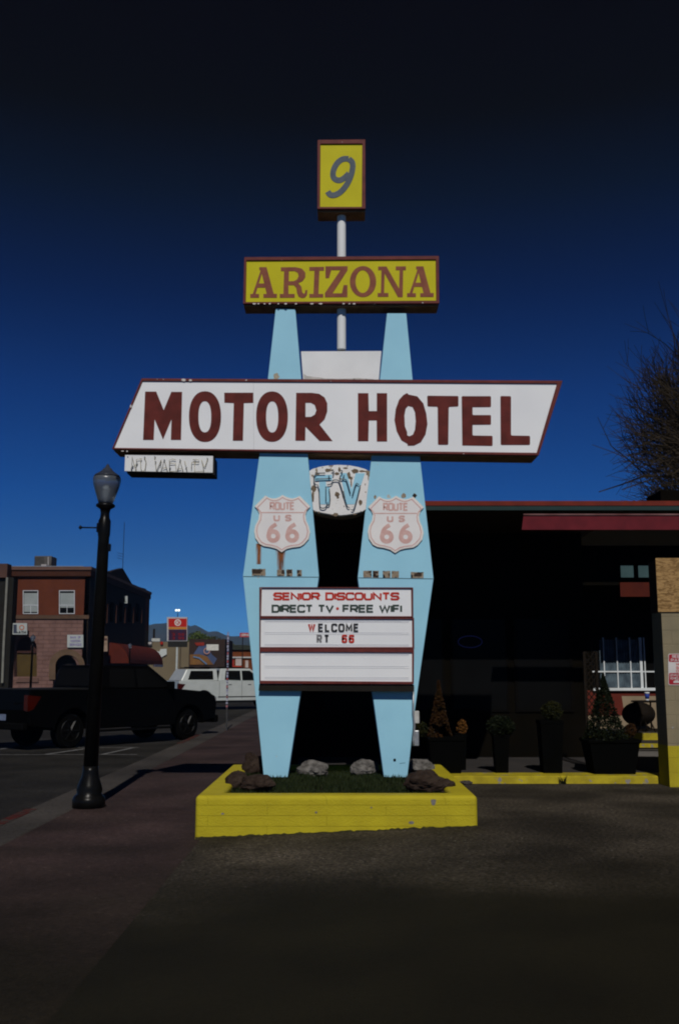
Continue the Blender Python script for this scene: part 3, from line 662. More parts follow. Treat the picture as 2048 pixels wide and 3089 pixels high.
m = MB(); m.add([p for p in lo_]+[p for p in hi_]+[(p[0], p[1]-.004, p[2]) for p in lo_]+[(p[0], p[1]-.002, p[2]) for p in hi_], [(180+i, 181+i, 271+i, 270+i) for i in range(89)]+[(90+i, 91+i, 271+i, 270+i) for i in range(89)])
m.build('grime_line', M('dark_base_grime', (.05, .045, .015), (.03, .028, .014), 20, .95), pl)
MB().box((x0+t-.02, y0+t-.02, -.1), (x1-t+.02, y1-t+.02, .22)).build('soil', M('dark_soil', (.02, .016, .01)), pl)
gm = MB()
def gz(x, y): return .235+.05*math.exp(-((x+.72)**2+(y-13.1)**2)/.25)+.05*math.exp(-((x-.72)**2+(y-13.1)**2)/.25)+.03*noise.noise(Vector((x*2, y*2, 0)))
for i in range(15000):
    x = random.uniform(x0+t+.01, x1-t-.01); y = random.uniform(y0+t+.01, y1-t-.01)
    z = gz(x, y); h = random.uniform(.03, .08); a = random.uniform(0, 6.28); wd = .007; lean = Vector((random.uniform(-.03, .03), random.uniform(-.03, .03), h))
    b0 = Vector((x, y, z-.02)); d = Vector((math.cos(a)*wd, math.sin(a)*wd, 0))
    gm.add([b0-d, b0+d, b0+lean], [(0, 1, 2)])
k = gm.build('grass', M('dark_lawn_grass', (.012, .020, .006), (.020, .028, .009), 3, .7)); tag(k, 'dark green grass filling the yellow planter', 'grass', kind='stuff')
rb = M('brown_sandstone', (.020, .012, .009), (.042, .029, .022), 7, .9, 1.5, 18); rg = M('grey_granite', (.17, .16, .15), (.07, .065, .06), 13, .85, 1.5, 22)
def rock(px0, px1, py0, py1, z, mat, lab, seed, yo=0.0):
    c = G((px0+px1)/2, py1, z); c.y += yo
    wd = (px1-px0)/F*c.y*1.0; hh = (py1-py0)/F*c.y
    bm = bmesh.new(); bmesh.ops.create_icosphere(bm, subdivisions=4, radius=1)
    for v in bm.verts:
        p = v.co.copy(); k = 1+.05*noise.noise(p*13)+.10*abs(noise.noise(p*3.3+Vector((seed, 2, 7))))+.34*noise.noise(p*1.1+Vector((seed*9.1, 0, 0)))+.16*noise.noise(p*2.7+Vector((seed, 5, 0)))+.07*noise.noise(p*6+Vector((seed, 9, 0)))
        q = p*k; v.co = Vector((q.x*wd*.52, q.y*wd*.42, q.z*hh*.52))
    me = bpy.data.meshes.new('rock'); bm.to_mesh(me); bm.free(); me.materials.append(mat)
    o = bpy.data.objects.new('rock', me); COL.objects.link(o); o.location = (c.x, c.y+wd*.2, z+hh*.42)
    tag(o, lab, 'rock', 'rocks in the yellow planter')
    return o
r7 = lambda x, y: (550+x*.6059, 2050+y*.6059)
for i, (a, b_, c, d, z, mt, lb) in enumerate([
    (300, 392, 366, 478, .24, rb, 'tall dark brown rock left of the left sign leg, farthest left at the back'),
    (215, 315, 462, 548, .24, rb, 'dark brown rock in the front left corner of the planter'),
    (308, 452, 478, 560, .24, rb, 'broad brown rock at the front just below the left sign leg'),
    (575, 712, 408, 488, .24, rg, 'pale grey rock between the sign legs, nearer the left leg'),
    (848, 975, 402, 482, .24, rg, 'pale grey rock between the sign legs, nearer the right leg'),
    (1120, 1245, 396, 475, .24, rg, 'grey rock just right of the right sign leg'),
    (1125, 1300, 462, 566, .24, rb, 'largest brown rock at the front right of the planter'),
    (1262, 1352, 498, 566, .24, rb, 'small brown rock in the front right corner of the planter')]):
    (p0, q0), (p1, q1) = r7(a, c), r7(b_, d); rock(p0, p1, q0, q1, z, mt, lb, i+1)

# ------------------------------------------------------------------ STREET LAMP (near)
def street_lamp(x, y, zb, label, group=None, fine=True):
    t = thing('street_lamp', label, 'street lamp', (x, y, zb), 0, group)
    k = 32 if fine else 12
    Z = lambda py: P(290, py, 13.4).z-P(268, 2435, 13.4).z+zb
    u = 1/227.
    m = MB(); m.lathe([(zb, 48*u), (Z(2412), 48*u), (Z(2402), 45*u), (Z(2394), 36*u), (Z(2380), 38*u), (Z(2366), 34*u), (Z(2340), 25*u), (Z(2325), 23*u), (Z(2310), 22*u)], (x, y), k)
    m.build('base', blk, t, smooth=True)
    m = MB(); m.lathe([(Z(2312), 21.5*u), (Z(1620), 17*u), (Z(1612), 19*u), (Z(1570), 19*u), (Z(1562), 15*u), (Z(1548), 13.5*u), (Z(1535), 16*u), (Z(1527), 29*u), (Z(1521), 29*u), (Z(1517), 22*u)], (x, y), k)
    m.build('shaft', blk, t, smooth=True)
    gl = M('frosted_lamp_acrylic', (.30, .34, .40), (.26, .30, .36), 6, .30, trans=.75, spec=.5)
    m = MB(); m.lathe([(Z(1519), 21*u), (Z(1505), 26*u), (Z(1480), 35*u), (Z(1460), 41*u), (Z(1447), 43*u), (Z(1440), 42*u), (Z(1437), 38*u)], (x, y), k)
    m.build('globe', gl, t, smooth=True)
    m = MB(); m.lathe([(Z(1519), 5*u), (Z(1495), 7*u), (Z(1470), 9*u), (Z(1460), 4*u)], (x, y), 12); m.build('bulb', M('bulb_glass', (.7, .7, .66), (.7, .7, .66), 4, .3), t, smooth=True)
    m = MB(); m.lathe([(Z(1437.5), 41*u), (Z(1432), 38*u), (Z(1424), 25*u), (Z(1417), 16*u), (Z(1413), 14*u), (Z(1408), 7*u), (Z(1404), 6*u), (Z(1398), 2*u)], (x, y), k); m.build('cap', M('dark_lamp_cap', (.03, .035, .05), (.04, .045, .06), 6, .3), t, smooth=True)
    if fine:
        z = Z(1591)
        m = MB(); m.tube([(x-.07, y, z), (x-.31, y, z)], .010, 8); m.tube([(x-.305, y, z), (x-.325, y, z), (x-.345, y, z)], [.014, .032, .014], 10); m.build('banner_arm', blk, t, smooth=True)
        m = MB().mark(); m.cbox((x-.075, y, z), (.05, .07, .13)); m.mark(); m.cbox((x+.085, y, Z(1650)), (.035, .07, .10)); each(m, 'bracket', blk, t, bevel=.01)
        m = MB(); m.cbox((x-.02, y-.192, zb+.19), (.09, .02, .055)); 
    return t
lb = G(268, 2435, -.134)
lp = street_lamp(lb.x, lb.y, -.134, 'black cast street lamp with a frosted acorn globe on the near pavement')
street_lamp(G(95, 2165, -.13).x*2.2, 62, -.13, 'distant street lamp in front of the arched window of the stone bank', 'far street lamps', False)
ll = street_lamp(-20.2, 97.0, -.13, 'distant street lamp with a globe beside the red awning', 'far street lamps', False)
# the first far lamp: put it on the far pavement by the bank
for o in COL.objects:
    if o.name == 'street_lamp.001': o.location = (P(97, 2000, 75).x, 75, -.13)

lp.rotation_euler = (0, R(1.05), 0)   # the post stands a little out of plumb
# thin pole covered in stickers
a = G(684, 2202, -.134)
t = thing('sign_post', 'thin metal post covered in stickers on the pavement before the white pickup', 'post', (a.x, a.y, -.134))
m = MB(); m.box((a.x-.022, a.y-.02, -.134), (a.x+.022, a.y+.02, 2.62)); m.build('post', M('dark_steel_post', (.03, .032, .035), (.05, .05, .055), 9, .5), t)
cols_ = [(.45, .45, .48), (.35, .03, .03), (.05, .08, .25), (.5, .5, .5), (.4, .3, .05), (.06, .06, .08)]
m = MB(); mm = MB(); z = .55
for i in range(26):
    h = random.uniform(.03, .09); (m if i % 3 else mm).mark().box((a.x-.024-random.random()*.01, a.y-.024, z), (a.x+.024, a.y-.021, z+h)); z += h+random.uniform(.01, .05)
each(m, 'pale_sticker', M('pale_sticker', (.45, .46, .5), (.12, .13, .3), 30, .5), t); each(mm, 'red_sticker', M('red_sticker', (.35, .03, .03), (.2, .2, .25), 20, .5), t)
# ------------------------------------------------------------------ MOTEL BUILDING
black_wall = M('shade_black_wall', (.0035, .003, .002), (.005, .004, .0025), 3, .9, .3, 30, spec=.02)  # near-black: the deep shade on these walls is put into the colour
glassd = M('dark_window_glass', (.004, .004, .004), (.005, .005, .005), 2, .3, spec=.03)
teal = M('teal_trim_paint', (.018, .040, .040), (.016, .034, .034), 5, .6)
motel = thing('motel_office', 'low flat-roofed motel office with a red and teal fascia, in deep shade behind the sign', 'building', (1.5, 18.2, .1))
rfm = M('roof_red_paint', (.16, .022, .012), (.11, .016, .010), 5, .6)
XL = P(850, 1520, 15.6).x
ZR = P(1300, 1540, 15.6).z; ZT = P(1300, 1526, 15.6).z; ZU = P(1300, 1512, 15.6).z
m = MB(); m.box((XL, 15.6, ZR), (4.6, 24.5, ZR+.12)); m.box((4.6, 15.6, ZR), (14, 15.92, ZR+.12)); rf = m.build('roof', M('roof_deck_board', (.05, .035, .02), (.035, .025, .015), 3, .8), motel)
m = MB(); m.box((XL-.01, 15.565, ZT), (14, 15.598, ZU)); m.build('red_fascia', rfm, rf)
m = MB(); m.box((XL-.01, 15.575, ZR+.002), (14, 15.598, ZT-.002)); m.build('teal_fascia', teal, rf)
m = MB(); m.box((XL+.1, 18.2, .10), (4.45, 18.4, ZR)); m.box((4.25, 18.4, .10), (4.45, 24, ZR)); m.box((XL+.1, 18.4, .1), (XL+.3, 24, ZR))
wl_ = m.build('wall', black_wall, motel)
for i in range(4):
    xa = -.3+i*1.15; fr = MB().px([], 0, 0) if False else MB()
    fr.prism([[(xa, 18.17, .9), (xa+1.05, 18.17, .9), (xa+1.05, 18.17, 2.6), (xa, 18.17, 2.6)], [(xa+.05, 18.17, .95), (xa+1.0, 18.17, .95), (xa+1.0, 18.17, 2.55), (xa+.05, 18.17, 2.55)]], (0, .028, 0))
    wf = fr.build('window', M('dark_window_frame', (.004, .0035, .003), spec=.02), motel)
    MB().box((xa+.05, 18.185, .95), (xa+1.0, 18.197, 2.55)).build('pane', glassd, wf)
m = MB()
c = P(1417, 1936, 18.15); q = [(c.x+.215*math.cos(R(a)), 18.14, c.z+.105*math.sin(R(a))) for a in range(0, 361, 10)]
k = MB().tube(q, .006, 6, False).build('neon_oval', M('dim_blue_neon', (.01, .015, .05), emit=((.05, .07, .35), .07)), None)
tag(k, 'faint oval ring of dim blue neon in the dark office window', 'neon sign')
for xx in (-.75, 4.1):
    m = MB(); m.box((xx, 15.7, 0.1), (xx+.11, 15.81, ZR)); 
    if xx < 0: m.build('roof_post', black_wall, motel)
# awning / valance under the fascia
aw = thing('awning', 'rolled red canvas awning with a pale roller hanging under the roof fascia', 'awning', (4, 15.85, 4.0))
m = MB(); a = P(1578, 1553, 15.5); b_ = P(1573, 1598, 15.5)
m.prism([[(a.x, 15.5, a.z-.02), (13, 15.5, a.z-.02), (13, 15.5, b_.z), (b_.x, 15.5, b_.z)]], (0, .03, 0)); m.build('valance', M('red_canvas', (.13, .015, .022), (.095, .012, .018), 5, .8, .2, 90), aw)
m = MB(); m.tube([(a.x, 15.5, a.z+.0), (13, 15.5, a.z+.0)], .018, 8); m.build('roller', M('dark_pink_metal', (.22, .12, .12), (.12, .05, .05), 3, .35), aw, smooth=True)
# pier of painted block
pier = thing('block_pier', 'beige painted block wall end with a yellow base and plywood top at the right edge', 'wall', (5, 14.9, 0))
bb = M('beige_block_paint', (.24, .20, .125), (.20, .17, .11), 3, .8, .6, 60, chips=((.30, .31, .33), 9, .72)); brickify(bb, .40, .20, .22, (.6, .6, .6), depth=.5, tone=.94, msize=.006)
osb = M('strand_board', (.36, .22, .09), (.17, .095, .035), 22, .8, .5, 60, detail=2, lo=.42, hi=.6)
n = osb.node_tree
for nd in list(n.nodes):
    if nd.type == 'TEX_NOISE' and nd.inputs['Scale'].default_value == 22:
        mp = n.nodes.new('ShaderNodeMapping'); mp.inputs['Scale'].default_value = (.35, 1, 1.4); mp.inputs['Rotation'].default_value = (0, .3, 0)
        n.links.new(nd.inputs['Vector'].links[0].from_socket, mp.inputs[0]); n.links.new(mp.outputs[0], nd.inputs['Vector']); nd.inputs['Distortion'].default_value = 1.5
xw = P(2011, 2200, 14.5).x
zy = P(2030, 2250, 14.5).z; zo = P(2030, 1846, 14.5).z; zz = P(2030, 1684, 14.5).z
MB().box((xw, 14.5, zy), (14, 14.95, zz-.02)).build('block_wall', bb, pier)
yb = M('yellow_base_paint', (.42, .345, .018), (.36, .29, .018), 4, .7, .7, 50); brickify(yb, .4, .2, .2, (.6, .6, .6), depth=.5, tone=.95, msize=.006)
MB().box((xw-.003, 14.497, -.05), (14, 14.953, zy)).build('painted_base', yb, pier)
MB().box((xw-.05, 14.475, zo), (14, 14.496, zz)).build('plywood', osb, pier)
MB().box((xw-.03, 14.50, zo), (xw-.002, 14.9, zz-.03)).build('side_board', M('dark_trim_board', (.05, .03, .02)), pier)
# parking sign
ps = thing('parking_sign', 'red and white reserved parking sign on the beige block wall', 'sign', P(2045, 2019, 14.5))
Yp = 14.497
w2 = 2094
def rr(x0, y0, x1, y1, r): return fillet([(x0, y0), (x1, y0), (x1, y1), (x0, y1)], [1]*4, r, True)
MB().px([rr(2014, 1972, w2, 2067, 6)], Yp, .004).build('plate', M('sign_white', (.6, .57, .56)), ps)
m = MB(); m.px([rr(2016, 1974, w2-2, 1997, 5)], Yp-.0041, .0006); m.px([rr(2016, 2030, w2-2, 2065, 5)], Yp-.0041, .0006); m.build('red_field', M('sign_red', (.36, .02, .03), (.3, .02, .03), 6, .4), ps)
m = MB(); text(m, 'RESERVED', 2026, 1976, 2084, 1985, 1.7, Yp-.005, .0006, .3, .4); text(m, 'PARKING', 2022, 1987, 2088, 1996, 1.7, Yp-.005, .0006, .3, .4)
text(m, 'UNAUTHORIZED', 2019, 2032, 2091, 2040, 1.3, Yp-.005, .0006, .3, .4); text(m, 'VEHICLES TOWED', 2019, 2042, 2091, 2050, 1.3, Yp-.005, .0006, .3, .4)
m.px([[(2030, 2060), (2030, 2055), (2036, 2052), (2044, 2052), (2048, 2056), (2048, 2060)]], Yp-.005, .0006)
m.build('white_lettering', M('sign_white_lettering', (.62, .58, .58)), ps)
m = MB()
for i, s in enumerate(('MOTEL', 'GUESTS', 'ONLY')): text(m, s, 2038, 2000+10*i, 2072, 2008+10*i, 1.6, Yp-.0041, .0006, .3, .4)
m.build('red_lettering', redl, ps)
# kerb + pavement of the motel
kb = thing('yellow_kerb', 'long yellow painted kerb with chipped edge in front of the motel office', 'kerb', (4, 15, 0))
m = MB(); n_ = 60; xs = lin(-1.0, 12, n_)
front = [(x, 14.95+.012*noise.noise(Vector((x*3, 0, 0)))) for x in xs]
vs = []
for (x, y) in front: vs += [(x, y-.01+.01*noise.noise(Vector((x*9, 1, 0))), -.02), (x, y, .095), (x, y+.018, .108), (x, 15.42, .112), (x, 15.42, -.05)]
fs = []
for i in range(n_-1):
    for j in range(4): fs.append((i*5+j, (i+1)*5+j, (i+1)*5+j+1, i*5+j+1))
m.add(vs, fs); m.build('kerb_stone', yelkerb, kb)
m = MB(); m.box((-1.0, 15.421, -.05), (14, 18.2, .108)); k = m.build('motel_pavement', M('grey_pavement', (.045, .040, .038), (.035, .032, .031), 1.5, .85, .9, 60)); k['kind'] = 'structure'
m = MB(); m.box((4.45, 18.201, -.05), (14, 20.65, .10)); k = m.build('courtyard_paving', M('light_concrete', (.16, .15, .14), (.12, .11, .10), 1.5, .85, .6, 60)); k['kind'] = 'structure'
# guest wing behind
wing = thing('guest_room_wing', 'guest room wing across the courtyard with a white gridded window over red and beige walls', 'building', (8, 23.3, 0))
zs_ = P(1900, 2079, 23.28).z
beige = M('beige_stucco', (.27, .21, .14), (.23, .18, .12), 3, .85, .3, 60); whitef = M('white_frame_paint', (.7, .74, .76)); wr = M('wing_red_paint', (.12, .02, .012), (.10, .017, .011), 4, .6)
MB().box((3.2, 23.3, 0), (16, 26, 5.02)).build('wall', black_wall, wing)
MB().box((4.9, 23.286, .3), (16, 23.299, zs_-.03)).build('low_wall_panel', beige, wing)
xs0 = P(1826, 2079, 23.28).x; xj = P(1871, 2100, 23.28).x; zs = P(1900, 2079, 23.28).z
MB().px([[(1700, 2083), (2300, 2083), (2300, 2099), (1873, 2099), (1882, 2158), (1840, 2158), (1700, 2158)]], 23.3, .02).build('red_band', wr, wing)
wn = MB().box((xs0-.3, 23.2, zs-.03), (16, 23.3, zs+.03)).build('window_sill', whitef, wing)
MB().box((xs0-.3, 23.285, zs+.03), (9.2, 23.298, 2.4)).build('window_pane', glassd, wing)
m = MB()
for px_, wd in ((1823, 3), (1863, 3), (1903, 3), (1935, 7.5), (1946, 3), (1977, 3), (2030, 6)):
    c = P(px_, 2060, 23.25); u_ = wd/F*23.3/2; m.box((c.x-u_, 23.23, zs+.03), (c.x+u_, 23.284, 2.4))
c = P(1900, 2026, 23.25); m.box((xs0-.3, 23.24, c.z-.015), (9.2, 23.28, c.z+.015))
m.build('window_frame', whitef, wing)
m = MB(); q = []; 
for i in range(80):
    x = P(1810, 2050, 23.28).x+i*.0125; q.append((x, 23.275-.006*math.sin(i*1.3)))
vs = []
for x, y in q: vs += [(x, y, zs+.04), (x, y, 2.35)]
m.add(vs, [(2*i, 2*i+2, 2*i+3, 2*i+1) for i in range(79)]); m.build('curtain', M('blue_grey_curtain', (.10, .14, .17), (.05, .07, .09), 6, .8), wing)
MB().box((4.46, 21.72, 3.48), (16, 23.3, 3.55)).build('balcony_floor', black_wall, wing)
a = P(1868, 1757, 21.7); b_ = P(1868, 1800, 21.7)
MB().box((a.x, 21.68, b_.z), (16, 21.72, a.z)).build('balcony_fascia', M('dull_red_paint', (.075, .011, .005), (.06, .009, .005), 4, .7), wing)
m = MB().mark(); a = P(1870, 1705, 21.75); b_ = P(1910, 1742, 21.75); m.box((a.x, 21.74, b_.z), (b_.x, 21.77, a.z)); m.mark(); a = P(1923, 1705, 21.75); b_ = P(1978, 1742, 21.75); m.box((a.x, 21.74, b_.z), (b_.x, 21.77, a.z))
each(m, 'railing_panel', M('teal_panel', (.045, .085, .09), (.035, .07, .075), 4, .6), wing)
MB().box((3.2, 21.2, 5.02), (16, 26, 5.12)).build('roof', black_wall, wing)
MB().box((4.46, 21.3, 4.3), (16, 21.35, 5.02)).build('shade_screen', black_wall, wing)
stp = thing('courtyard_steps', 'two low steps with bright yellow risers in front of the guest rooms', 'steps', (6, 21, .1))
z1 = .10+.085; z2 = z1+.15
MB().box((4.46, 20.66, 0), (16, 21.6, z1)).build('step', MATS['grey_pavement'], stp)
MB().box((4.46, 20.652, .10), (16, 20.659, z1-.004)).build('riser', yelkerb, stp)
MB().box((4.46, 21.601, 0), (16, 23.29, z2)).build('step', MATS['grey_pavement'], stp)
MB().box((4.46, 21.593, z1), (16, 21.6, z2-.004)).build('riser', yelkerb, stp)
# chair, table, cup on the walkway
wk = M('dark_wicker', (.007, .005, .003), (.012, .008, .005), 30, .8, .8, 60)
c = P(1932, 2155, 21.75)
ch = thing('wicker_chair', 'round dark wicker chair seen from behind on the yellow-edged walkway', 'chair', (c.x, 21.75, z2))
m = MB(); vs = []; fs = []; NN = 24; rx, rz = .365, .26
for j in range(6):
    q = j/5
    for i in range(NN):
        a = 2*math.pi*i/NN; vs.append((c.x+rx*q*math.cos(a), 21.70+.22*q*q, c.z+rz*q*math.sin(a)*1.0+.0))
for j in range(5):
    for i in range(NN): fs.append((j*NN+i, j*NN+(i+1) % NN, (j+1)*NN+(i+1) % NN, (j+1)*NN+i))
m.add(vs, fs); o = m.build('shell_seat', wk, ch, smooth=True); sm = o.modifiers.new('solid', 'SOLIDIFY'); sm.thickness = .03
for dx, dy, bx in ((-.12, -.02, -.30), (.0, -.03, -.12), (.10, -.02, .12), (.22, .02, .36)):
    MB().tube([(c.x+dx, 21.8+dy, c.z-.15), (c.x+dx*.9+bx*.25, 21.8+dy, c.z-.3), (c.x+bx*.9, 21.85, z2)], .014, 8).build('leg', wk, ch)
c2 = P(1960, 2115, 22.3)
tb = thing('bistro_table', 'small dark round table behind the wicker chair', 'table', (c2.x, 22.3, z2))
m = MB(); m.lathe([(c2.z-.02, .40), (c2.z, .42), (c2.z+.01, .40)], (c2.x, 22.3), 32); m.build('tabletop', wk, tb)
MB().tube([(c2.x, 22.3, z2), (c2.x, 22.3, c2.z-.02)], .02, 10).build('stem', wk, tb)
m = MB(); m.lathe([(z2, .22), (z2+.02, .2), (z2+.03, .03)], (c2.x, 22.3), 20); m.build('foot', wk, tb)
c3 = P(1951, 2110, 22.15)
cu = thing('drink_cup', 'tall blue and white paper cup standing on the small round table', 'cup', (c3.x, 22.15, c2.z+.01))
m = MB(); m.lathe([(c2.z+.011, .035), (c2.z+.05, .04)], (c3.x, 22.15), 16); m.lathe([(c2.z+.16, .052), (c2.z+.20, .055)], (c3.x, 22.15), 16); m.build('cup_body', M('white_paper', (.6, .62, .64)), cu, smooth=True)
MB().lathe([(c2.z+.0505, .0402), (c2.z+.1595, .052)], (c3.x, 22.15), 16).build('sleeve', M('blue_sleeve', (.02, .05, .28)), cu, smooth=True)
# trellis
c = P(1782, 2080, 16.2); t = thing('lattice_trellis', 'narrow dark garden lattice beside the large cone shrub', 'trellis', (c.x, 16.2, .11))
m = MB(); x0_, x1_ = P(1768, 2080, 16.2).x, P(1797, 2080, 16.2).x; z0_, z1_ = .11, P(1782, 1985, 16.2).z; wd = x1_-x0_
z = z0_-wd
while z < z1_:
    for (xa, xb) in ((x0_, x1_), (x1_, x0_)):
        a = Vector((xa, 16.2+(.006 if xa == x0_ else -.006), z)); b2 = Vector((xb, a.y, z+wd*1.25)); m.tube([a, b2], .011, 4)
    z += .105
m.build('lattice', wk, t)
m = MB(); m.box((x0_-.04, 16.18, .11), (x0_, 16.22, z1_+.1)); m.box((x1_, 16.18, .11), (x1_+.04, 16.22, z1_+.1)); m.build('lattice_frame', wk, t)
# potted shrubs
pot_m = M('black_plastic_pot', (.0013, .0014, .0012), (.0018, .0018, .0015), 5, .9, .3, 40, spec=.03)
def foliage(m, c, fn, n, s):
    """n leaves scattered in a volume: fn returns an offset"""
    for i in range(n):
        p = Vector(c)+fn(); a = Vector((random.uniform(-1, 1), random.uniform(-1, 1), random.uniform(-.2, 1))).normalized(); b2 = a.orthogonal().normalized()*s*random.uniform(.5, 1); a = a*s*random.uniform(.8, 1.6)
        m.add([p-b2*.5, p+a*.5-b2*.0, p+b2*.5, p-a*.5], [(0, 1, 2, 3)])
def ball(r, rz, cl):
    def f():
        while True:
            v = Vector((random.uniform(-1, 1), random.uniform(-1, 1), random.uniform(-1, 1)))
            if .35 < v.length < 1 and noise.noise(v*2.2+Vector((cl, 0, 0))) > -.25: return Vector((v.x*r, v.y*r, v.z*rz))
    return f
def cone(r, h, cl):
    def f():
        while True:
            z = random.random()**1.3; a = random.uniform(0, 6.28); q = r*(1-z**.9)*math.sqrt(random.uniform(.25, 1)); v = Vector((q*math.cos(a), q*math.sin(a), z*h))
            if noise.noise(v*5+Vector((cl, 0, 0))) > -.3: return v
    return f
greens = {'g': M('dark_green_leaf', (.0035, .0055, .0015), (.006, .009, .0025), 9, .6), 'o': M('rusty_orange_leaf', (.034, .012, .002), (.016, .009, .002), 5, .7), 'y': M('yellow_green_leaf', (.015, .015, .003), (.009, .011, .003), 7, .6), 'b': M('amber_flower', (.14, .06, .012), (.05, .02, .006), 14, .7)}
def pot(x0, x1, ytop, ybot, label, parts, square=True, Y=15.45):
    a = P(x0, ybot, Y); b2 = P(x1, ytop, Y); cx = (a.x+b2.x)/2; wd = b2.x-a.x; zt = b2.z
    t = thing('potted_shrub', label, 'potted plant', (cx, Y, .112), 0, 'potted shrubs along the yellow kerb')
    m = MB(); k = .82; h = wd/2
    vs = [(cx+sx*h*kk, Y+sy*min(h, .28)*kk, z) for z, kk in ((.112, k), (zt-.05, 1), (zt-.05, 1.06), (zt, 1.06)) for sx, sy in ((-1, -1), (1, -1), (1, 1), (-1, 1))]
    fs = [(3, 2, 1, 0), (12, 13, 14, 15)]
    for j in range(3):
        for i in range(4): fs.append((j*4+i, j*4+(i+1) % 4, j*4+4+(i+1) % 4, j*4+4+i))
    m.add(vs, fs); m.build('pot', pot_m, t, bevel=.012)
    for nm, mat, px_, py_, fn, n, s in parts:
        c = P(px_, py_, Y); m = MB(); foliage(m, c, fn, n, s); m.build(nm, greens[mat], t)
    return t
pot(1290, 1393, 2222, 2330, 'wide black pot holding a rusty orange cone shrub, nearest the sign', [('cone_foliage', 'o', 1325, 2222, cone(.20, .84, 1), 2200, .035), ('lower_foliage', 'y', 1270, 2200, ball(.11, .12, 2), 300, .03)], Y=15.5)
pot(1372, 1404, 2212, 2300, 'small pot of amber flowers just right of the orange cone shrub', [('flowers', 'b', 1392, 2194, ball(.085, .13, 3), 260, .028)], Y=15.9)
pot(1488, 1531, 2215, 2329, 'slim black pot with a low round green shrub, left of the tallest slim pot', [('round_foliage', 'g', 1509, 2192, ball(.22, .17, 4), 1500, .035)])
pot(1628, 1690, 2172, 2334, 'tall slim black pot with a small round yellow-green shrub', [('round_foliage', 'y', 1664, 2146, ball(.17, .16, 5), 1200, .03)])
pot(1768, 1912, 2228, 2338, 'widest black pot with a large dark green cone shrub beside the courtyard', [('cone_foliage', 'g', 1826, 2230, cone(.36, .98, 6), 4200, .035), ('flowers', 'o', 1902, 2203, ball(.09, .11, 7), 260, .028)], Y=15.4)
# debris and weed at the kerb edge
c = G(1712, 2372, 0); m = MB()
for i in range(26):
    a = random.uniform(0, 6.28); d = Vector((math.cos(a)*.06, math.sin(a)*.04, random.uniform(.04, .15))); b0 = Vector((c.x+random.uniform(-.05, .05), 14.90, 0)); m.add([b0+Vector((-.008, 0, 0)), b0+Vector((.008, 0, 0)), b0+d], [(0, 1, 2)])
k = m.build('weed', greens['g']); tag(k, 'small weed growing at the foot of the yellow kerb', 'weed')
c = G(1404, 2366, 0); m = MB()
bm = bmesh.new(); bmesh.ops.create_icosphere(bm, subdivisions=3, radius=1)
for v in bm.verts: q = v.co*(1+.3*noise.noise(v.co*2)); v.co = Vector((q.x*.10, q.y*.09, q.z*.035))
me = bpy.data.meshes.new('broken_concrete'); bm.to_mesh(me); bm.free(); me.materials.append(conc); k = bpy.data.objects.new('broken_concrete', me); COL.objects.link(k); k.location = (c.x, c.y, .02)
tag(k, 'broken lump of grey concrete by the right end of the planter', 'rubble')
# roof box at the far right
a = P(1990, 1478, 17); k = MB().box((a.x, 17, 4.2), (a.x+1.1, 17.8, a.z)).build('roof_vent_box', black_wall, None, bevel=.01); tag(k, 'dark box-shaped vent on the motel roof under the bare tree', 'vent')
# ------------------------------------------------------------------ bare tree
bark = M('dark_bark', (.030, .022, .014), (.02, .015, .01), 8, .9, .5, 20)
tree = thing('bare_tree', 'large tree with bare fine branches above the motel roof at the right edge', 'tree', (14.5, 31, -.4))
tm = MB(); tw = MB(); cnt = [0]
def grow(p, d, L, r, lev):
    n = 3 if lev < 3 else 2; q = [p]; dd = d.copy()
    for i in range(n):
        dd = (dd+Vector((random.uniform(-.22, .22), random.uniform(-.22, .22), random.uniform(-.10, .16)))).normalized(); q.append(q[-1]+dd*L/n)
    if lev >= 2 and q[-1].x/q[-1].y < .258+random.uniform(0, .03): return
    rs = [r*(1-.45*i/n) for i in range(n+1)]
    (tm if lev < 2 else tw).tube(q, rs, 7 if lev < 2 else (4 if lev < 4 else 3), cap=False)
    cnt[0] += 1
    if lev >= 6: return
    kids = (8, 7, 6, 5, 5, 4, 3)[lev]
    for i in range(kids):
        t_ = random.uniform(.35, 1.0) if i else 1.0
        idx = min(n-1, int(t_*n)); base = q[idx].lerp(q[idx+1], t_*n-idx)
        axis = dd.orthogonal().normalized(); axis.rotate(Matrix.Rotation(random.uniform(0, 6.28), 3, dd))
        nd = (dd+axis*random.uniform(.5, 1.0)).normalized()
        nd.z += .06
        if lev >= 3 and base.x/base.y > .47: continue
        grow(base, nd.normalized(), L*random.uniform(.62, .84), max(r*.56, .009), lev+1)
grow(Vector((14.5, 31, -.4)), Vector((-.06, 0, 1)), 5.0, .34, 0)
print('branches', cnt)
tm.build('trunk', bark, tree, smooth=True); tw.build('crown', bark, tree)

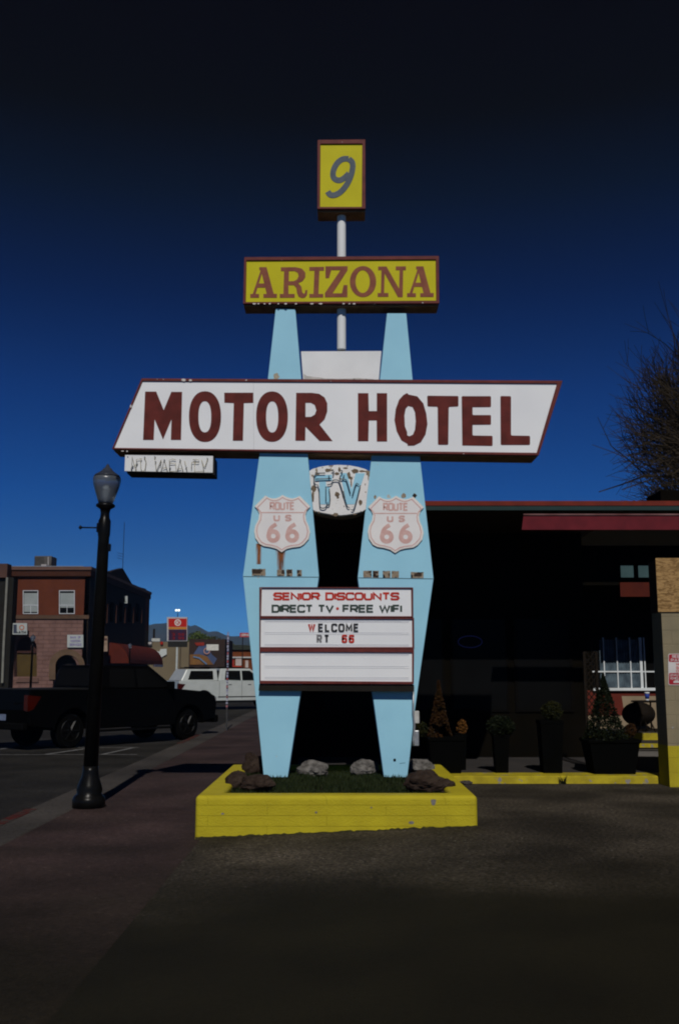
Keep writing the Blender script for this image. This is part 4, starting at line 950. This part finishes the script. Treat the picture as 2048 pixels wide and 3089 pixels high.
# ------------------------------------------------------------------ VEHICLES
rub = M('tyre_rubber', (.002, .002, .002), (.003, .003, .003), 9, .9, spec=.03); rimm = M('dark_alloy', (.006, .006, .006), (.004, .004, .004), 9, .4, metal=.3)
def pickup(name, label, loc, rot, paint, cap, sc__=1.05):
    t = thing(name, label, 'pickup truck', loc, rot, None, local=True); t.scale = (sc__,)*3
    W = 1.0   # half width
    # body sides: origin at ground below the middle of the tail; x forward
    def arch(cx, r=.50, n=12): return [(cx+r*math.cos(R(a)), .42+r*math.sin(R(a))) for a in lin(180, 0, n) if .42+r*math.sin(R(a)) > .40]
    low = [(.05, .55)]+[(.62, .50)]+arch(1.22)+[(1.80, .42), (4.35, .42)]+arch(4.93)+[(5.52, .50), (5.86, .55)]
    topl = [(5.90, .95), (5.84, 1.12), (5.55, 1.24), (4.55, 1.32), (4.35, 1.34), (1.98, 1.34), (0, 1.36), (-.02, .9)]
    prof = low+topl
    m = MB(); m.prism([[(x, -W, z) for x, z in prof]], (0, 2*W, 0)); body = m.build('body', paint, t, bevel=.05, seg=3)
    # cab greenhouse
    def cabm(shr, x0, x1, x2, x3, z0, z1, mb):
        a = [(x0, -W+.06, z0), (x3, -W+.06, z0), (x3, W-.06, z0), (x0, W-.06, z0)]; b = [(x1, -W+.20, z1), (x2, -W+.20, z1), (x2, W-.20, z1), (x1, W-.20, z1)]
        mb.add(a+b, [(0, 1, 5, 4), (1, 2, 6, 5), (2, 3, 7, 6), (3, 0, 4, 7), (4, 5, 6, 7), (3, 2, 1, 0)])
    m = MB(); cabm(0, 1.98, 2.12, 3.65, 4.50, 1.335, 1.93, m); cab = m.build('cab', paint, t, bevel=.05, seg=3)
    def side_pt(x, f, s):   # point on the cab side at height fraction f
        return Vector((x, s*(W-.06-.14*f), 1.335+.595*f))
    for s in (-1, 1):
        off = Vector((0, s*.004, .0))
        for pts in ([(2.30, .10), (3.12, .06), (3.12, .84), (2.38, .84)], [(3.20, .06), (4.22, .06), (3.62, .84), (3.20, .84)]):
            q = [side_pt(x, f, s)+off for x, f in pts]; m = MB(); m.prism([q], (0, -s*.012, 0)); m.build('side_window', glassd, t)
    def slab(x0, z0, x1, z1, y0, y1, nm):
        q = [(x0, -y0, z0), (x0, y0, z0), (x1, y1, z1), (x1, -y1, z1)]; m = MB(); m.prism([q], (.012 if x0 > 3 else -.012, 0, .0)); return m.build(nm, glassd, t)
    slab(4.42, 1.395, 3.72, 1.885, .84, .74, 'windshield'); slab(1.985, 1.42, 2.09, 1.84, .80, .72, 'rear_window')
    MB().box((.06, -.88, 1.345), (1.95, .88, 1.375)).build('bed_cover', M('black_vinyl', (.012, .012, .012), (.015, .015, .015), 5, .7), t)
    if cap:
        m = MB(); cabm(0, .10, .42, 1.93, 1.96, 1.345, 1.90, m); m.build('bed_cap', paint, t, bevel=.04)
        for s in (-1, 1):
            m = MB(); q = [side_pt(x, f, s)+Vector((0, s*.006, 0)) for x, f in ((.45, .12), (1.72, .12), (1.72, .82), (.62, .82))]; m.prism([q], (0, -s*.012, 0)); m.build('cap_window', glassd, t)
        m = MB()
        for y in (-.6, .6): m.box((.6, y-.02, 1.93), (3.4, y+.02, 1.98))
        for x in (.8, 1.6, 2.5, 3.2): m.box((x, -.64, 1.981), (x+.05, .64, 2.01))
        m.build('roof_rack', rub, t)
    for x in (1.22, 4.93):
        for s in (-1, 1):
            y0_ = s*.78; m = MB()
            c = Vector((x, y0_, .40)); m.tube([c+Vector((0, -.13, 0)), c+Vector((0, -.10, 0)), c+Vector((0, .10, 0)), c+Vector((0, .13, 0))], [.36, .40, .40, .36], 28)
            wh = MB(); wh.v = m.v; wh.f = m.f; w_ = wh.build('wheel', rub, t)
            m = MB(); cc = c+Vector((0, s*.128, 0))
            for k in range(6):
                a = k*math.pi/3; d = Vector((math.cos(a), 0, math.sin(a))); m.tube([cc, cc+d*.25], [.04, .03], 5)
            ring = [cc+Vector((.25*math.cos(2*math.pi*k/24), 0, .25*math.sin(2*math.pi*k/24))) for k in range(25)]; m.tube(ring, .022, 6, False)
            m.tube([cc-Vector((0, s*.03, 0)), cc+Vector((0, s*.02, 0))], .06, 10); m.build('rim', rimm, w_)
    m = MB()
    lampm = M('tail_lamp_red', (.05, .004, .002), (.03, .003, .001), 9, .15, spec=.5, coat=.3)
    for s in (-1, 1):
        q = [(-.03, s*1.0, 1.24), (.30, s*1.012, 1.20), (.10, s*1.012, .92), (-.03, s*1.0, .88)]
        m = MB(); m.prism([q], (0, -s*.10, 0)); m.box((-.045, min(s*.86, s*1.0), .9), (-.021, max(s*.86, s*1.0), 1.24)); m.build('tail_lamp', lampm, t)
        m = MB(); m.box((5.70, min(s*.66, s*.985), .98), (5.905, max(s*.66, s*.985), 1.10)); m.build('headlight', M('headlight_lens', (.35, .36, .38), (.3, .3, .32), 5, .15, spec=.8), t)
        m = MB(); m.cbox((4.12, s*1.12, 1.42), (.12, .20, .20)); m.cbox((4.14, s*1.0, 1.38), (.06, .12, .05)); m.build('mirror', paint, t, bevel=.03)
        m = MB()
        for x in (2.55, 3.55): m.mark(); m.cbox((x, s*1.003, 1.17), (.16, .02, .028))
        each(m, 'door_handle', rimm, t)
        m = MB(); m.box((1.95, min(s*1.0, s*1.014), .58), (4.25, max(s*1.0, s*1.014), .62)); m.build('side_moulding', rub, t)
        m = MB()
        for x in (2.0, 3.15, 4.32): m.mark(); m.box((x, min(s*1.0, s*1.0025), .5), (x+.012, max(s*1.0, s*1.0025), 1.33))
        each(m, 'door_seam', rub, t)
        MB().box((1.9, min(s*.9, s*1.06), .34), (4.25, max(s*.9, s*1.06), .39)).build('running_board', rimm, t)
    m = MB(); m.box((-.12, -.95, .46), (.02, .95, .62)); m.build('rear_bumper', rimm if cap else rub, t, bevel=.03)
    m = MB(); m.box((5.84, -.97, .42), (6.02, .97, .62)); m.build('front_bumper', rub, t, bevel=.04)
    m = MB(); m.box((5.86, -.62, .66), (5.93, .62, 1.10)); m.build('grille', rub, t, bevel=.02)
    m = MB(); m.box((-.028, -.16, .66), (-.0215, .16, .80)); m.build('licence_plate', M('plate_blue_grey', (.16, .20, .28), (.10, .12, .2), 14, .5), t)
    m = MB(); m.box((-.026, -.62, 1.02), (-.0215, .62, 1.09)) if False else None
    return t
bpaint = M('black_car_paint', (.0016, .0016, .0016), (.002, .002, .002), 3, .35, spec=.05, coat=.02); wpaint = M('white_car_paint', (.45, .48, .47), (.41, .44, .43), 3, .3, spec=.4, coat=.3)
# the black pickup: rear axle near G(216,2262), pointing at the kerb
ang = R(52); org = Vector((-8.2, 24.75, -.25))
blackp = pickup('pickup_truck', 'black crew-cab pickup parked nose-in to the kerb beside the street lamp', org, ang, bpaint, False, 1.06)
ang2 = R(28); u = Vector((math.cos(ang2), math.sin(ang2), 0)); side = Vector((u.y, -u.x, 0))
tail = Vector((P(540, 2100, 50).x, 50.0, -.25)); whitep = pickup('pickup_truck', 'white crew-cab pickup with a matching bed cap and roof rack, farther down the street', tail-side*1.05, ang2, wpaint, True, 1.06)
# tailgate badge letters on the black pickup
m = MB()
def local_text(mb, s, ox, oz, h, wd, sw, X):
    tot = sum(GL[c][0] if c != ' ' else .6 for c in s)+.35*(len(s)-1); u = wd/tot; y = ox
    for ch in s:
        if ch == ' ': y -= .95*u; continue
        gw, st_ = GL[ch]
        for cl, pts in st_:
            q = [(X, y-p[0]*gw*u, oz+p[1]*h) for p in pts]
            if cl: q.append(q[0])
            mb.tube(q, sw, 4)
        y -= (gw+.35)*u
local_text(m, 'TUNDRA', .10, 1.02, .06, .85, .006, -.024) if False else local_text(m, 'LIMITED', -.42, 1.03, .05, .34, .004, -.024)
m.build('tailgate_badge', rimm, blackp)
# small red car far away
def small_car(loc, rot, label):
    t = thing('parked_car', label, 'car', loc, rot, None, local=True); rp = M('red_car_paint', (.35, .03, .02), (.3, .025, .02), 3, .3, coat=.5)
    pr = [(0, .3), (4.3, .3), (4.35, .65), (3.3, .85), (.3, .9), (-.05, .7)]
    MB().prism([[(x, -.85, z) for x, z in pr]], (0, 1.7, 0)).build('body', rp, t, bevel=.06)
    m = MB(); m.add([(.4, -.78, .88), (3.3, -.78, .84), (3.3, .78, .84), (.4, .78, .88), (1.0, -.6, 1.4), (2.4, -.6, 1.4), (2.4, .6, 1.4), (1.0, .6, 1.4)], [(0, 1, 5, 4), (1, 2, 6, 5), (2, 3, 7, 6), (3, 0, 4, 7), (4, 5, 6, 7)]); m.build('cabin', glassd, t)
    for x in (.85, 3.45):
        for s in (-1, 1): MB().tube([(x, s*.86, .32), (x, s*.68, .32)], .32, 16).build('wheel', rub, t)
    return t
small_car((P(690, 2020, 105).x, 105, -.1), R(10), 'small red car parked before the orange shopfront far down the street')

# ------------------------------------------------------------------ DISTANT BUILDINGS
def rect_on(Y, x0, y0, x1, y1, d, out_=0.0):
    """box seen from the camera between two photo points on plane Y"""
    a = P(x0, y1, Y); b2 = P(x1, y0, Y); return (a.x, Y-out_, a.z), (b2.x, Y+d, b2.z)
YA = 100.0
bank = thing('bank_building', 'two-storey red brick bank with a rusticated stone ground floor and arched openings', 'building', (-30, YA, 0))
XR = P(270, 1800, YA).x; XLb = P(-60, 1800, YA).x; zr = P(150, 1712, YA).z; zmid = P(150, 1864, YA).z
brk = M('red_brick', (.115, .032, .015), (.09, .025, .013), .6, .85, chips=((.10, .03, .02), 1.3, .68)); brickify(brk, .5, .17, .35, (.7, .65, .6), depth=.2, msize=.02)
stn = M('rusticated_pink_stone', (.20, .115, .098), (.14, .08, .068), .8, .9, 1, 3); brickify(stn, 1.1, .40, .5, (.45, .4, .4), depth=1, tone=.75, msize=.04)
drk = M('shaded_flank_brick', (.018, .011, .008), (.014, .009, .006), .5, .85)  # darker copy of the brick, the flank's shade put into its colour
trim = M('brown_stone_trim', (.13, .075, .06), (.10, .06, .05), .8, .85)
DEP = 32
MB().box((XLb, YA, zmid), (XR, YA+DEP, zr-.9)).build('upper_wall', brk, bank)
# stone floor with arched openings cut in the front
ra_ = lambda x, y: (x*.287, 1650+y*.287)
zb = -.4
def archpx(x0, x1, ytop, ybot, n=14):
    cx = (x0+x1)/2; r = (x1-x0)/2; return [(x0, ybot)]+[(cx-r*math.cos(math.pi*i/n), ytop+r-r*math.sin(math.pi*i/n)) for i in range(n+1)]+[(x1, ybot)]
A1_ = archpx(53, 121, 1921, 2041); A2_ = archpx(169, 241, 1975, 2090)
sidepx = P(270, 2090, YA)
m = MB(); m.px([[(-60, 1864), (270, 1864), (270, 2095), (-60, 2095)], A1_, A2_], YA+1.0, 1.0); m.build('stone_front', stn, bank)
MB().box((XLb, YA+1.0, zb), (XR, YA+DEP, zmid)).build('lower_wall', M('brown_shutter_board', (.075, .05, .015), (.06, .04, .013), 1, .8), bank)
MB().px([A2_[:]], YA+.9, .02).build('doorway', M('dark_doorway', (.02, .015, .012)), bank)
# arched heads
MB().px([[(x, min(y, 1970)) for x, y in A1_]], YA+.9, .05).build('arched_transom', M('dark_transom', (.05, .022, .018)), bank)
MB().px([archpx(150, 258, 1958, 2050)+[(241, 2050)]+list(reversed(archpx(169, 241, 1975, 2050)))], YA-.02, .12).build('arch_stones', M('brown_arch_stone', (.10, .065, .04), (.13, .085, .055), 1.2, .9, 1, 4), bank)
MB().box((XLb, YA-.35, zr-.9), (XR+.15, YA+DEP, zr-.28)).build('cornice', M('dark_brick_cornice', (.055, .020, .012), (.045, .017, .010), 1, .85), bank)
MB().box((XLb, YA-.5, zr-.28), (XR+.25, YA+DEP, zr+.05)).build('coping', trim, bank)
MB().box((XLb, YA-.52, zr+.05), (XR-.6, YA-.2, zr+.10)).build('metal_flashing', galv, bank)
MB().box((XLb, YA-.15, zmid-.1), (XR+.1, YA-.001, zmid+.28)).build('string_course', M('dark_stone_course', (.07, .045, .03), (.10, .06, .04), 1.5, .9), bank)
for (x0, y0, x1, y1, dk) in ((71, 1781, 117, 1852, .12), (180, 1781, 227, 1852, .45)):
    fr = MB(); o_ = [(x0, y0), (x1, y0), (x1, y1), (x0, y1)]; g = [(x0+2, y0+2), (x1-2, y0+2), (x1-2, y1-2), (x0+2, y1-2)]; fr.px([o_, g], YA-.001, .08)
    wn = fr.build('window', M('white_window_frame', (.55, .58, .62)), bank)
    m = MB(); m.px([g], YA-.001, .03); m.build('pane', glassd, wn)
    yy = y0+(y1-y0)*.63; yb2 = y1-(y1-y0)*(dk*.55+.02)
    MB().px([[(x0+3, y0+8), (x1-3, y0+8), (x1-3, yb2), (x0+3, yb2)]], YA-.032, .01).build('blind', M('pale_roller_blind', (.28, .31, .31), (.24, .27, .27), 1, .8), wn)
    m = MB(); m.px([[(x0, yy-1), (x1, yy-1), (x1, yy+1), (x0, yy+1)]], YA-.045, .04); m.px([[((x0+x1)/2-.7, yy+1.2), ((x0+x1)/2+.7, yy+1.2), ((x0+x1)/2+.7, y1-1), ((x0+x1)/2-.7, y1-1)]], YA-.045, .04); m.build('glazing_bar', MATS['white_window_frame'], wn)
MB().px([[(84, 2058), (118, 2058), (118, 2045), (56, 2045), (50, 2058)]], YA-.01, .12).build('window_ledge', trim, bank)
# long shaded flank along the street with a stepped gable
m = MB()
def side_z(px_, py_):   # a point on the flank plane X = XR
    u_ = (px_-CX)/F; s = XR/u_; v = (CY-py_)/F; return Vector((XR, s*(ct-v*st), H+s*(st+v*ct)))
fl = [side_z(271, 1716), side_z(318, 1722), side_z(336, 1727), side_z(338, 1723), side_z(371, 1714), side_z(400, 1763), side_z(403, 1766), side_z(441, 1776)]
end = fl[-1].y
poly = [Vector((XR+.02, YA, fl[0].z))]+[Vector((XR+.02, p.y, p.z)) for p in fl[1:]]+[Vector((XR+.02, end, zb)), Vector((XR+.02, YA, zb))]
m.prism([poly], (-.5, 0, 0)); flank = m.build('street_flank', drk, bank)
m = MB()
for px_ in (323, 350, 377, 402, 427):
    a = side_z(px_, 1855); b2 = side_z(px_, 1822+(px_-323)*.12); m.mark(); m.box((XR+.021, a.y-.10, side_z(px_, 1880).z), (XR+.12, a.y+.10, b2.z))
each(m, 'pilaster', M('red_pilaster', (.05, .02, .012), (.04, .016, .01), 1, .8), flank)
for px_ in (310, 337, 364, 390, 415):
    a = side_z(px_, 1850); MB().box((XR+.021, a.y-.9, a.z-1.0), (XR+.06, a.y+.9, a.z+1.2)).build('window', M('dark_flank_window', (.004, .004, .004), spec=.0, rough=1), flank)  # even near-black panes without reflection
# red awning: quarter-round along the flank
ya, ye = side_z(327, 2000).y, side_z(440, 2000).y
z0_, z1_ = P(400, 2003, (ya+ye)/2).z, P(330, 1938, ya).z
aw2 = thing('shop_awning', 'rounded dark red shop awning with white valance lettering on the brick flank', 'awning', (XR+1, (ya+ye)/2, z0_))
m = MB(); prof = [(XR+.05, z0_)]+[(XR+.05+2.2*math.sin(a), z0_+(z1_-z0_)*math.cos(a)) for a in lin(math.pi/2, 0, 9)]
m.prism([[(x, ya, z) for x, z in prof]], (0, ye-ya, 0)); m.build('canopy', M('red_awning_cloth', (.085, .014, .007), (.065, .011, .006), 1, .8), aw2)
m = MB(); m.prism([[(XR+2.1, ye-6, z0_-.3), (XR+2.27, ye-6, z0_-.3), (XR+2.27, ye-6, z0_), (XR+2.1, ye-6, z0_)]], (0, 6, 0)); m.build('white_valance', M('white_awning_trim', (.6, .6, .62), (.25, .2, .3), 4, .7), aw2)
m = MB(); text(m, 'BAR', 434, 1999, 460, 2007, 2, ye-6.2, .05, .3, .5); m.build('valance_lettering', blktx, aw2)
# signs on the bank
def flat_sign(name, x0, y0, x1, y1, Y, label, lines, bgm, lm, th=.12, cat='sign'):
    t = thing(name, label, cat, P((x0+x1)/2, (y0+y1)/2, Y)); MB().px([[(x0, y0), (x1, y0), (x1, y1), (x0, y1)]], Y, th).build('panel', bgm, t)
    if lines:
        m = MB()
        for s, a, b2, c, d, wd in lines: text(m, s, a, b2, c, d, wd, Y-th-.001, .02, .3, .4)
        m.build('lettering', lm, t)
    return t
wsm = M('white_sign_board', (.38, .41, .40), (.34, .37, .36), 1, .6)
t = flat_sign('bank_sign', 40, 1880, 84, 1914, YA-.8, 'white sign with an orange ring and ATM lettering beside the arched window', [('ATM', 57, 1903, 80, 1912, 2.2)], wsm, blktx)
m = MB(); m.ribbon(ell(67, 1893, 6.5, 6.5, 20), 2.4, YA-.921, .02, True); m.build('orange_ring', M('orange_ring_paint', (.45, .13, .05)), t)
m = MB(); m.px([[(42, 1884), (52, 1884), (52, 1910), (42, 1910)]], YA-.921, .02); m.build('dark_stripe', M('dark_blue_grey', (.05, .06, .09)), t)
m = MB(); text(m, '+', 50, 1905, 57, 1911, 1.6, YA-.945, .02); m.build('plus_mark', blktx, t)
flat_sign('notice_board', 205, 1915, 253, 1953, YA-.1, 'white notice board with lines of small lettering above the door arch', [('BANK OF', 213, 1919, 245, 1926, 1.4), ('WESTERN', 213, 1930, 245, 1937, 1.4), ('SERVICES', 211, 1941, 247, 1948, 1.4)], wsm, M('faint_violet_lettering', (.25, .22, .38)))
a = side_z(375, 1809); t = thing('square_sign', 'small square white sign with a dark tree emblem projecting from the shaded flank', 'sign', (a.x+1.2, a.y, a.z))
Ysq = a.y; MB().px([[(364, 1798), (386, 1798), (386, 1820), (364, 1820)]], Ysq, .1).build('panel', wsm, t)
MB().px([[(375, 1801), (380, 1810), (377, 1810), (382, 1816), (368, 1816), (373, 1810), (370, 1810)]], Ysq-.101, .03).build('emblem', M('emblem_green_grey', (.08, .10, .08)), t)
a = P(378, 1809, Ysq); MB().box((XR, Ysq-.04, a.z-.03), (a.x-.3, Ysq+.0, a.z+.03)).build('bracket', blk, t)
t = flat_sign('hanging_banner', 313, 1919, 326, 1965, side_z(318, 1940).y-.5, 'narrow pale banner hanging left of the red awning', None, M('pale_tan_banner', (.32, .24, .18), (.2, .14, .1), 3, .8), None, cat='banner')
MB().px([[(315, 1925), (324, 1925), (324, 1932), (315, 1932)], ], side_z(318, 1940).y-.63, .02).build('dark_print', M('banner_print', (.1, .05, .04)), t)
# roof plant and mast
t = thing('rooftop_cooler', 'boxy grey metal cooler on the roof of the brick bank', 'air conditioner', P(130, 1707, YA+4))
a, b2 = rect_on(YA+4, 104, 1677, 157, 1709, 2.0); MB().box(a, b2).build('casing', M('dark_louvre_metal', (.10, .095, .09), (.07, .065, .06), 2, .6), t, bevel=.05)
m = MB()
for i in range(9): x = 106+i*3.4; m.px([[(x, 1680), (x+1, 1680), (x+1, 1705), (x, 1705)]], YA+4, .06)
m.build('louvre', M('black_louvre', (.02, .02, .022)), t)
m = MB(); m.px([[(146, 1680), (149, 1680), (149, 1706), (146, 1706)]], YA+4, .1); m.px([[(128, 1703), (144, 1703), (144, 1712), (128, 1712)]], YA+3.5, .3); m.build('pale_duct', M('pale_duct_metal', (.35, .33, .33)), t)
a = side_z(371, 1716); t = thing('radio_mast', 'thin radio mast standing on the gable of the brick bank', 'mast', a)
a.y = a.y; b2 = P(374.5, 1575, a.y); m = MB(); m.tube([(a.x, a.y, a.z-.3), (a.x+.02, a.y, b2.z)], .035, 6); m.build('pole', dark, t)
m = MB(); zc = a.z+1.3
for i in range(3): m.tube([(a.x-.7, a.y, zc+i*.3), (a.x, a.y, zc-.2+i*.3)], .02, 5)
m.build('antenna', dark, t)
# darker building on the far left with a drainpipe
gb = thing('grey_building', 'shaded grey-brown building with a pale drainpipe, adjoining the brick bank', 'building', (P(0, 1900, 98.6).x, 98.6, 0))
a, b2 = rect_on(98.6, -400, 1742, 43, 2110, 1.35); MB().box(a, b2).build('wall', M('grey_brown_wall', (.016, .015, .012), (.013, .012, .010), .6, .9), gb)
a, b2 = rect_on(98.2, -400, 1700, 24, 1742, 1.25); MB().box(a, b2).build('parapet', M('brown_parapet', (.085, .045, .035), (.07, .038, .03), 1, .9), gb)
m = MB(); m.tube([P(23, 1742, 98.3), P(12, 1955, 98.3), P(8, 2060, 98.3)], .12, 8); m.build('drainpipe', M('pale_pipe_paint', (.22, .22, .19), (.17, .17, .15), 2, .7), gb)
# fuel station sign
YC = 132.0
gs = thing('fuel_price_sign', 'tall roadside fuel sign with a circled letter on red above a dark price panel', 'sign', (P(533, 2000, YC).x, YC, -.4))
wfr = M('fuel_sign_frame', (.45, .45, .47)); 
m = MB(); m.px([[(506, 1862), (567, 1862), (567, 1934), (506, 1934)]], YC+.4, .4); m.build('cabinet', wfr, gs)
m = MB(); m.px([[(509, 1866), (564, 1866), (564, 1891), (509, 1891)]], YC-.001, .03); m.build('red_panel', M('fuel_sign_red', (.42, .018, .012), (.4, .016, .012), 1, .5), gs)
m = MB(); m.px([[(509, 1892), (564, 1892), (564, 1898), (509, 1898)]], YC-.001, .03); m.build('orange_stripe', M('fuel_sign_orange', (.55, .22, .03)), gs)
m = MB(); m.px([[(509, 1899), (564, 1899), (564, 1932), (509, 1932)]], YC-.001, .03); m.build('price_panel', M('price_panel_blue', (.02, .02, .06), (.05, .012, .02), .8, .5), gs)
m = MB(); text(m, '3 59', 520, 1910, 556, 1918, 1.6, YC-.032, .02, .2, .5); text(m, '3 99', 520, 1921, 556, 1929, 1.6, YC-.032, .02, .2, .5); m.build('price_digits', M('price_red', (.22, .01, .008)), gs)
m = MB(); m.px([ell(537, 1878, 10, 10, 28), ell(537, 1878, 6.8, 6.8, 28)], YC-.032, .02)
text(m, 'K', 532.6, 1872.5, 541.5, 1883.5, 2.2, YC-.032, .03); m.build('logo', M('logo_white', (.66, .64, .62)), gs)
m = MB(); m.px([[(508, 1935), (566, 1935), (566, 1952), (508, 1952)]], YC+.3, .25); m.build('lower_panel', M('fuel_lower_panel', (.02, .02, .018)), gs)
m = MB(); a = P(534, 1990, YC+.2); m.tube([(a.x, YC+.2, -.4), (a.x, YC+.2, P(534, 1935, YC).z)], .14, 12); m.build('pole', M('white_pole_paint', (.5, .54, .53)), gs)
# twin floodlight pole behind
t = thing('floodlight_pole', 'thin pole with two bright floodlights above the fuel sign', 'light pole', (P(537, 1900, 145).x, 145, -.4))
m = MB(); a = P(537, 1848, 145); m.tube([(a.x, 145, -.4), (a.x, 145, a.z)], .05, 8); m.build('pole', dark, t)
for px_ in (532.5, 540.5):
    c = P(px_, 1841, 144.8); MB().cbox(c, (.30, .2, .28)).build('floodlight', M('lamp_lens_sun_glint', (.85, .87, .8), (.85, .87, .8), 1, .3, emit=((.9, 1, .85), 1.1)), t, bevel=.05)  # sun glint on the lenses put in as emission
# beige shop
bs = thing('beige_shop', 'long beige rendered shop behind the fuel sign with a white wall sign', 'building', (P(500, 2000, 150).x, 150, 0))
bgm2 = M('beige_render', (.17, .14, .09), (.15, .12, .08), .3, .9)
a, b2 = rect_on(150, 380, 1936, 572, 2090, 12); MB().box(a, b2).build('wall', bgm2, bs)
m = MB(); m.px([[(453, 1958), (482, 1966), (486, 1958), (504, 1957), (504, 1974), (488, 1983), (457, 1974)]], 149.9, .15); m.build('white_wall_sign', M('shop_sign_white', (.55, .57, .57), (.45, .5, .5), .5, .6), bs)
m = MB(); text(m, 'STORE', 462, 1967, 478, 1973, 1.2, 149.74, .02); m.build('wall_sign_lettering', M('green_grey_mark', (.15, .22, .2)), bs)
m = MB(); m.px([[(460, 1926), (485, 1926), (485, 1935), (460, 1935)]], 151, .5); m.build('roof_unit', M('pale_roof_unit', (.45, .47, .45)), bs)
m = MB(); m.px([ell(489, 1940, 4.5, 5, 14)], 149.9, .2); m.build('red_lamp', M('red_wall_lamp', (.35, .02, .01)), bs)
m = MB(); m.px([[(437, 1934), (460, 1934), (460, 1948), (437, 1948)]], 149.9, .2); m.build('dark_wall_sign', M('dark_shop_sign', (.05, .05, .06)), bs); m = MB(); text(m, 'BAR', 441, 1937, 458, 1944, 1.6, 149.68, .03); m.build('dark_sign_lettering', M('logo_white', (0, 0, 0)), bs)
m = MB(); a = P(459, 1936, 150.5); m.tube([(a.x, 152, 3), (a.x, 152, P(459, 1895, 150).z)], .16, 8); m.build('chimney_pipe', dark, bs)
# mural building
mu = thing('mural_building', 'dark building with a colourful painted mural down the street', 'building', (P(620, 2000, 140).x, 140, 0))
a, b2 = rect_on(140, 568, 1928, 680, 2090, 10); MB().box(a, b2).build('wall', M('dark_brown_wall', (.03, .022, .02), (.04, .025, .02), .4, .9), mu)
rm_ = lambda l: sub(l, 400, 1750, .2551)
for nm, l, mt in (('mural_blue_field', [(785, 780), (880, 770), (940, 880), (1000, 930), (960, 1000), (720, 880)], M('mural_blue', (.07, .10, .20), (.05, .07, .14), .6, .8)),
                  ('mural_ochre_field', [(680, 880), (790, 875), (880, 900), (960, 1000), (680, 1000)], M('mural_ochre', (.22, .11, .035), (.14, .07, .03), .8, .8)),
                  ('mural_red_field', [(735, 740), (850, 735), (850, 775), (760, 775)], M('mural_red', (.25, .03, .02)))):
    k_ = {'mural_blue_field': .04, 'mural_ochre_field': .08, 'mural_red_field': .12}[nm]
    MB().px([rm_(l)], 139.99, k_).build(nm, mt, mu)
m = MB(); m.ribbon(rm_(ell(880, 838, 32, 34, 22)), 3, 139.8, .05, True); m.build('mural_ring', M('mural_pink', (.45, .25, .22)), mu)
m = MB(); m.ribbon(rm_([(720, 905), (790, 920), (880, 995)]), 4, 139.8, .04); m.build('mural_stroke', M('mural_pale_blue', (.12, .2, .34)), mu)
flat_sign('white_billboard', 624, 1944, 660, 1962, 128, 'blank white board standing above the mural building', None, M('billboard_white', (.62, .62, .58)), None)
# orange shop
os_ = thing('orange_shop', 'low orange shopfront with white and red signboards at the end of the street', 'building', (P(720, 2000, 160).x, 160, 0))
a, b2 = rect_on(160, 685, 1960, 900, 2095, 10); MB().box(a, b2).build('wall', M('orange_wall', (.16, .045, .013), (.12, .035, .011), .4, .85), os_)
a, b2 = rect_on(160, 685, 1946, 900, 1960, 10, .4); MB().box(a, b2).build('roof_band', M('dark_green_roof', (.03, .035, .025)), os_)
a, b2 = rect_on(159.9, 686, 1981, 900, 1985, .05, .2); MB().box(a, b2).build('white_trim', M('white_trim_paint', (.5, .5, .5)), os_)
m = MB(); m.px([rm_([(1220, 930), (1290, 930), (1290, 1010), (1220, 1010)]), ], 159.9, .1); m.px([rm_([(1335, 950), (1370, 950), (1370, 1035), (1335, 1035)])], 159.9, .1); m.build('poster', M('white_poster', (.5, .48, .46), (.4, .3, .28), .6, .7), os_)
m = MB(); m.px([rm_([(1145, 940), (1200, 940), (1200, 1010), (1145, 1010)])], 159.9, .1); m.px([rm_([(1150, 1010), (1300, 1015), (1300, 1065), (1150, 1060)])], 159.8, .1); m.build('red_display', M('red_display_board', (.4, .05, .02), (.3, .02, .02), .6, .7), os_)
rs2 = flat_sign('red_pole_sign', 724, 1909, 760, 1922, 120, 'small red sign on a thin pole partly hidden by the left sign leg', [('CORNER', 728, 1912, 756, 1919, 1.4)], M('far_sign_red', (.42, .03, .035)), M('logo_white2', (.6, .58, .58)))
a = P(732, 1960, 120.1); MB().tube([(a.x, 120.1, -.4), (a.x, 120.1, P(732, 1915, 120).z)], .06, 8).build('pole', dark, rs2)
# far trees
def bushy(x, y, w_, h_, lab, mat, n, s):
    t = thing('leafy_tree', lab, 'tree', (x, y, -.4), 0, 'far street trees'); m = MB(); m.tube([(x, y, -.4), (x+.1, y, h_*.55)], [.25, .12], 8); m.build('trunk', bark, t)
    m = MB(); foliage(m, (x, y, h_*.66), ball(w_, h_*.36, x), n, s); m.build('crown', mat, t); return t
tl = M('far_tree_green', (.075, .10, .018), (.05, .07, .015), .6, .7); tl2 = M('far_tree_olive', (.06, .06, .02), (.035, .04, .015), .6, .7)
for i, (px_, py_, Y, wd, mt, lab) in enumerate(((598, 1908, 200, 3.2, tl, 'green tree above the mural building, nearest the fuel sign'), (640, 1922, 210, 4.2, tl2, 'broad olive green tree between the white board and the green tree'), (676, 1934, 190, 2.6, tl2, 'small dark olive tree left of the orange shop'))):
    c = P(px_, py_, Y); bushy(c.x, Y, wd, c.z, lab, mt, 2600, .42)
# wooded slope before the mountains
sheet('hill', lin(-160, 60, 40), lin(225, 330, 8), lambda x, y: -.4+(y-225)/105*5.5*(1+.25*noise.noise(Vector((x*.06, y*.03, 2)))), M('dark_scrub_slope', (.03, .035, .018), (.045, .045, .02), .2, .95, 1, 2))
# blocks behind the orange shop & more low shops to the right of street (mostly hidden)
for o in sc.objects:
    if '_local' in o: del o['_local']
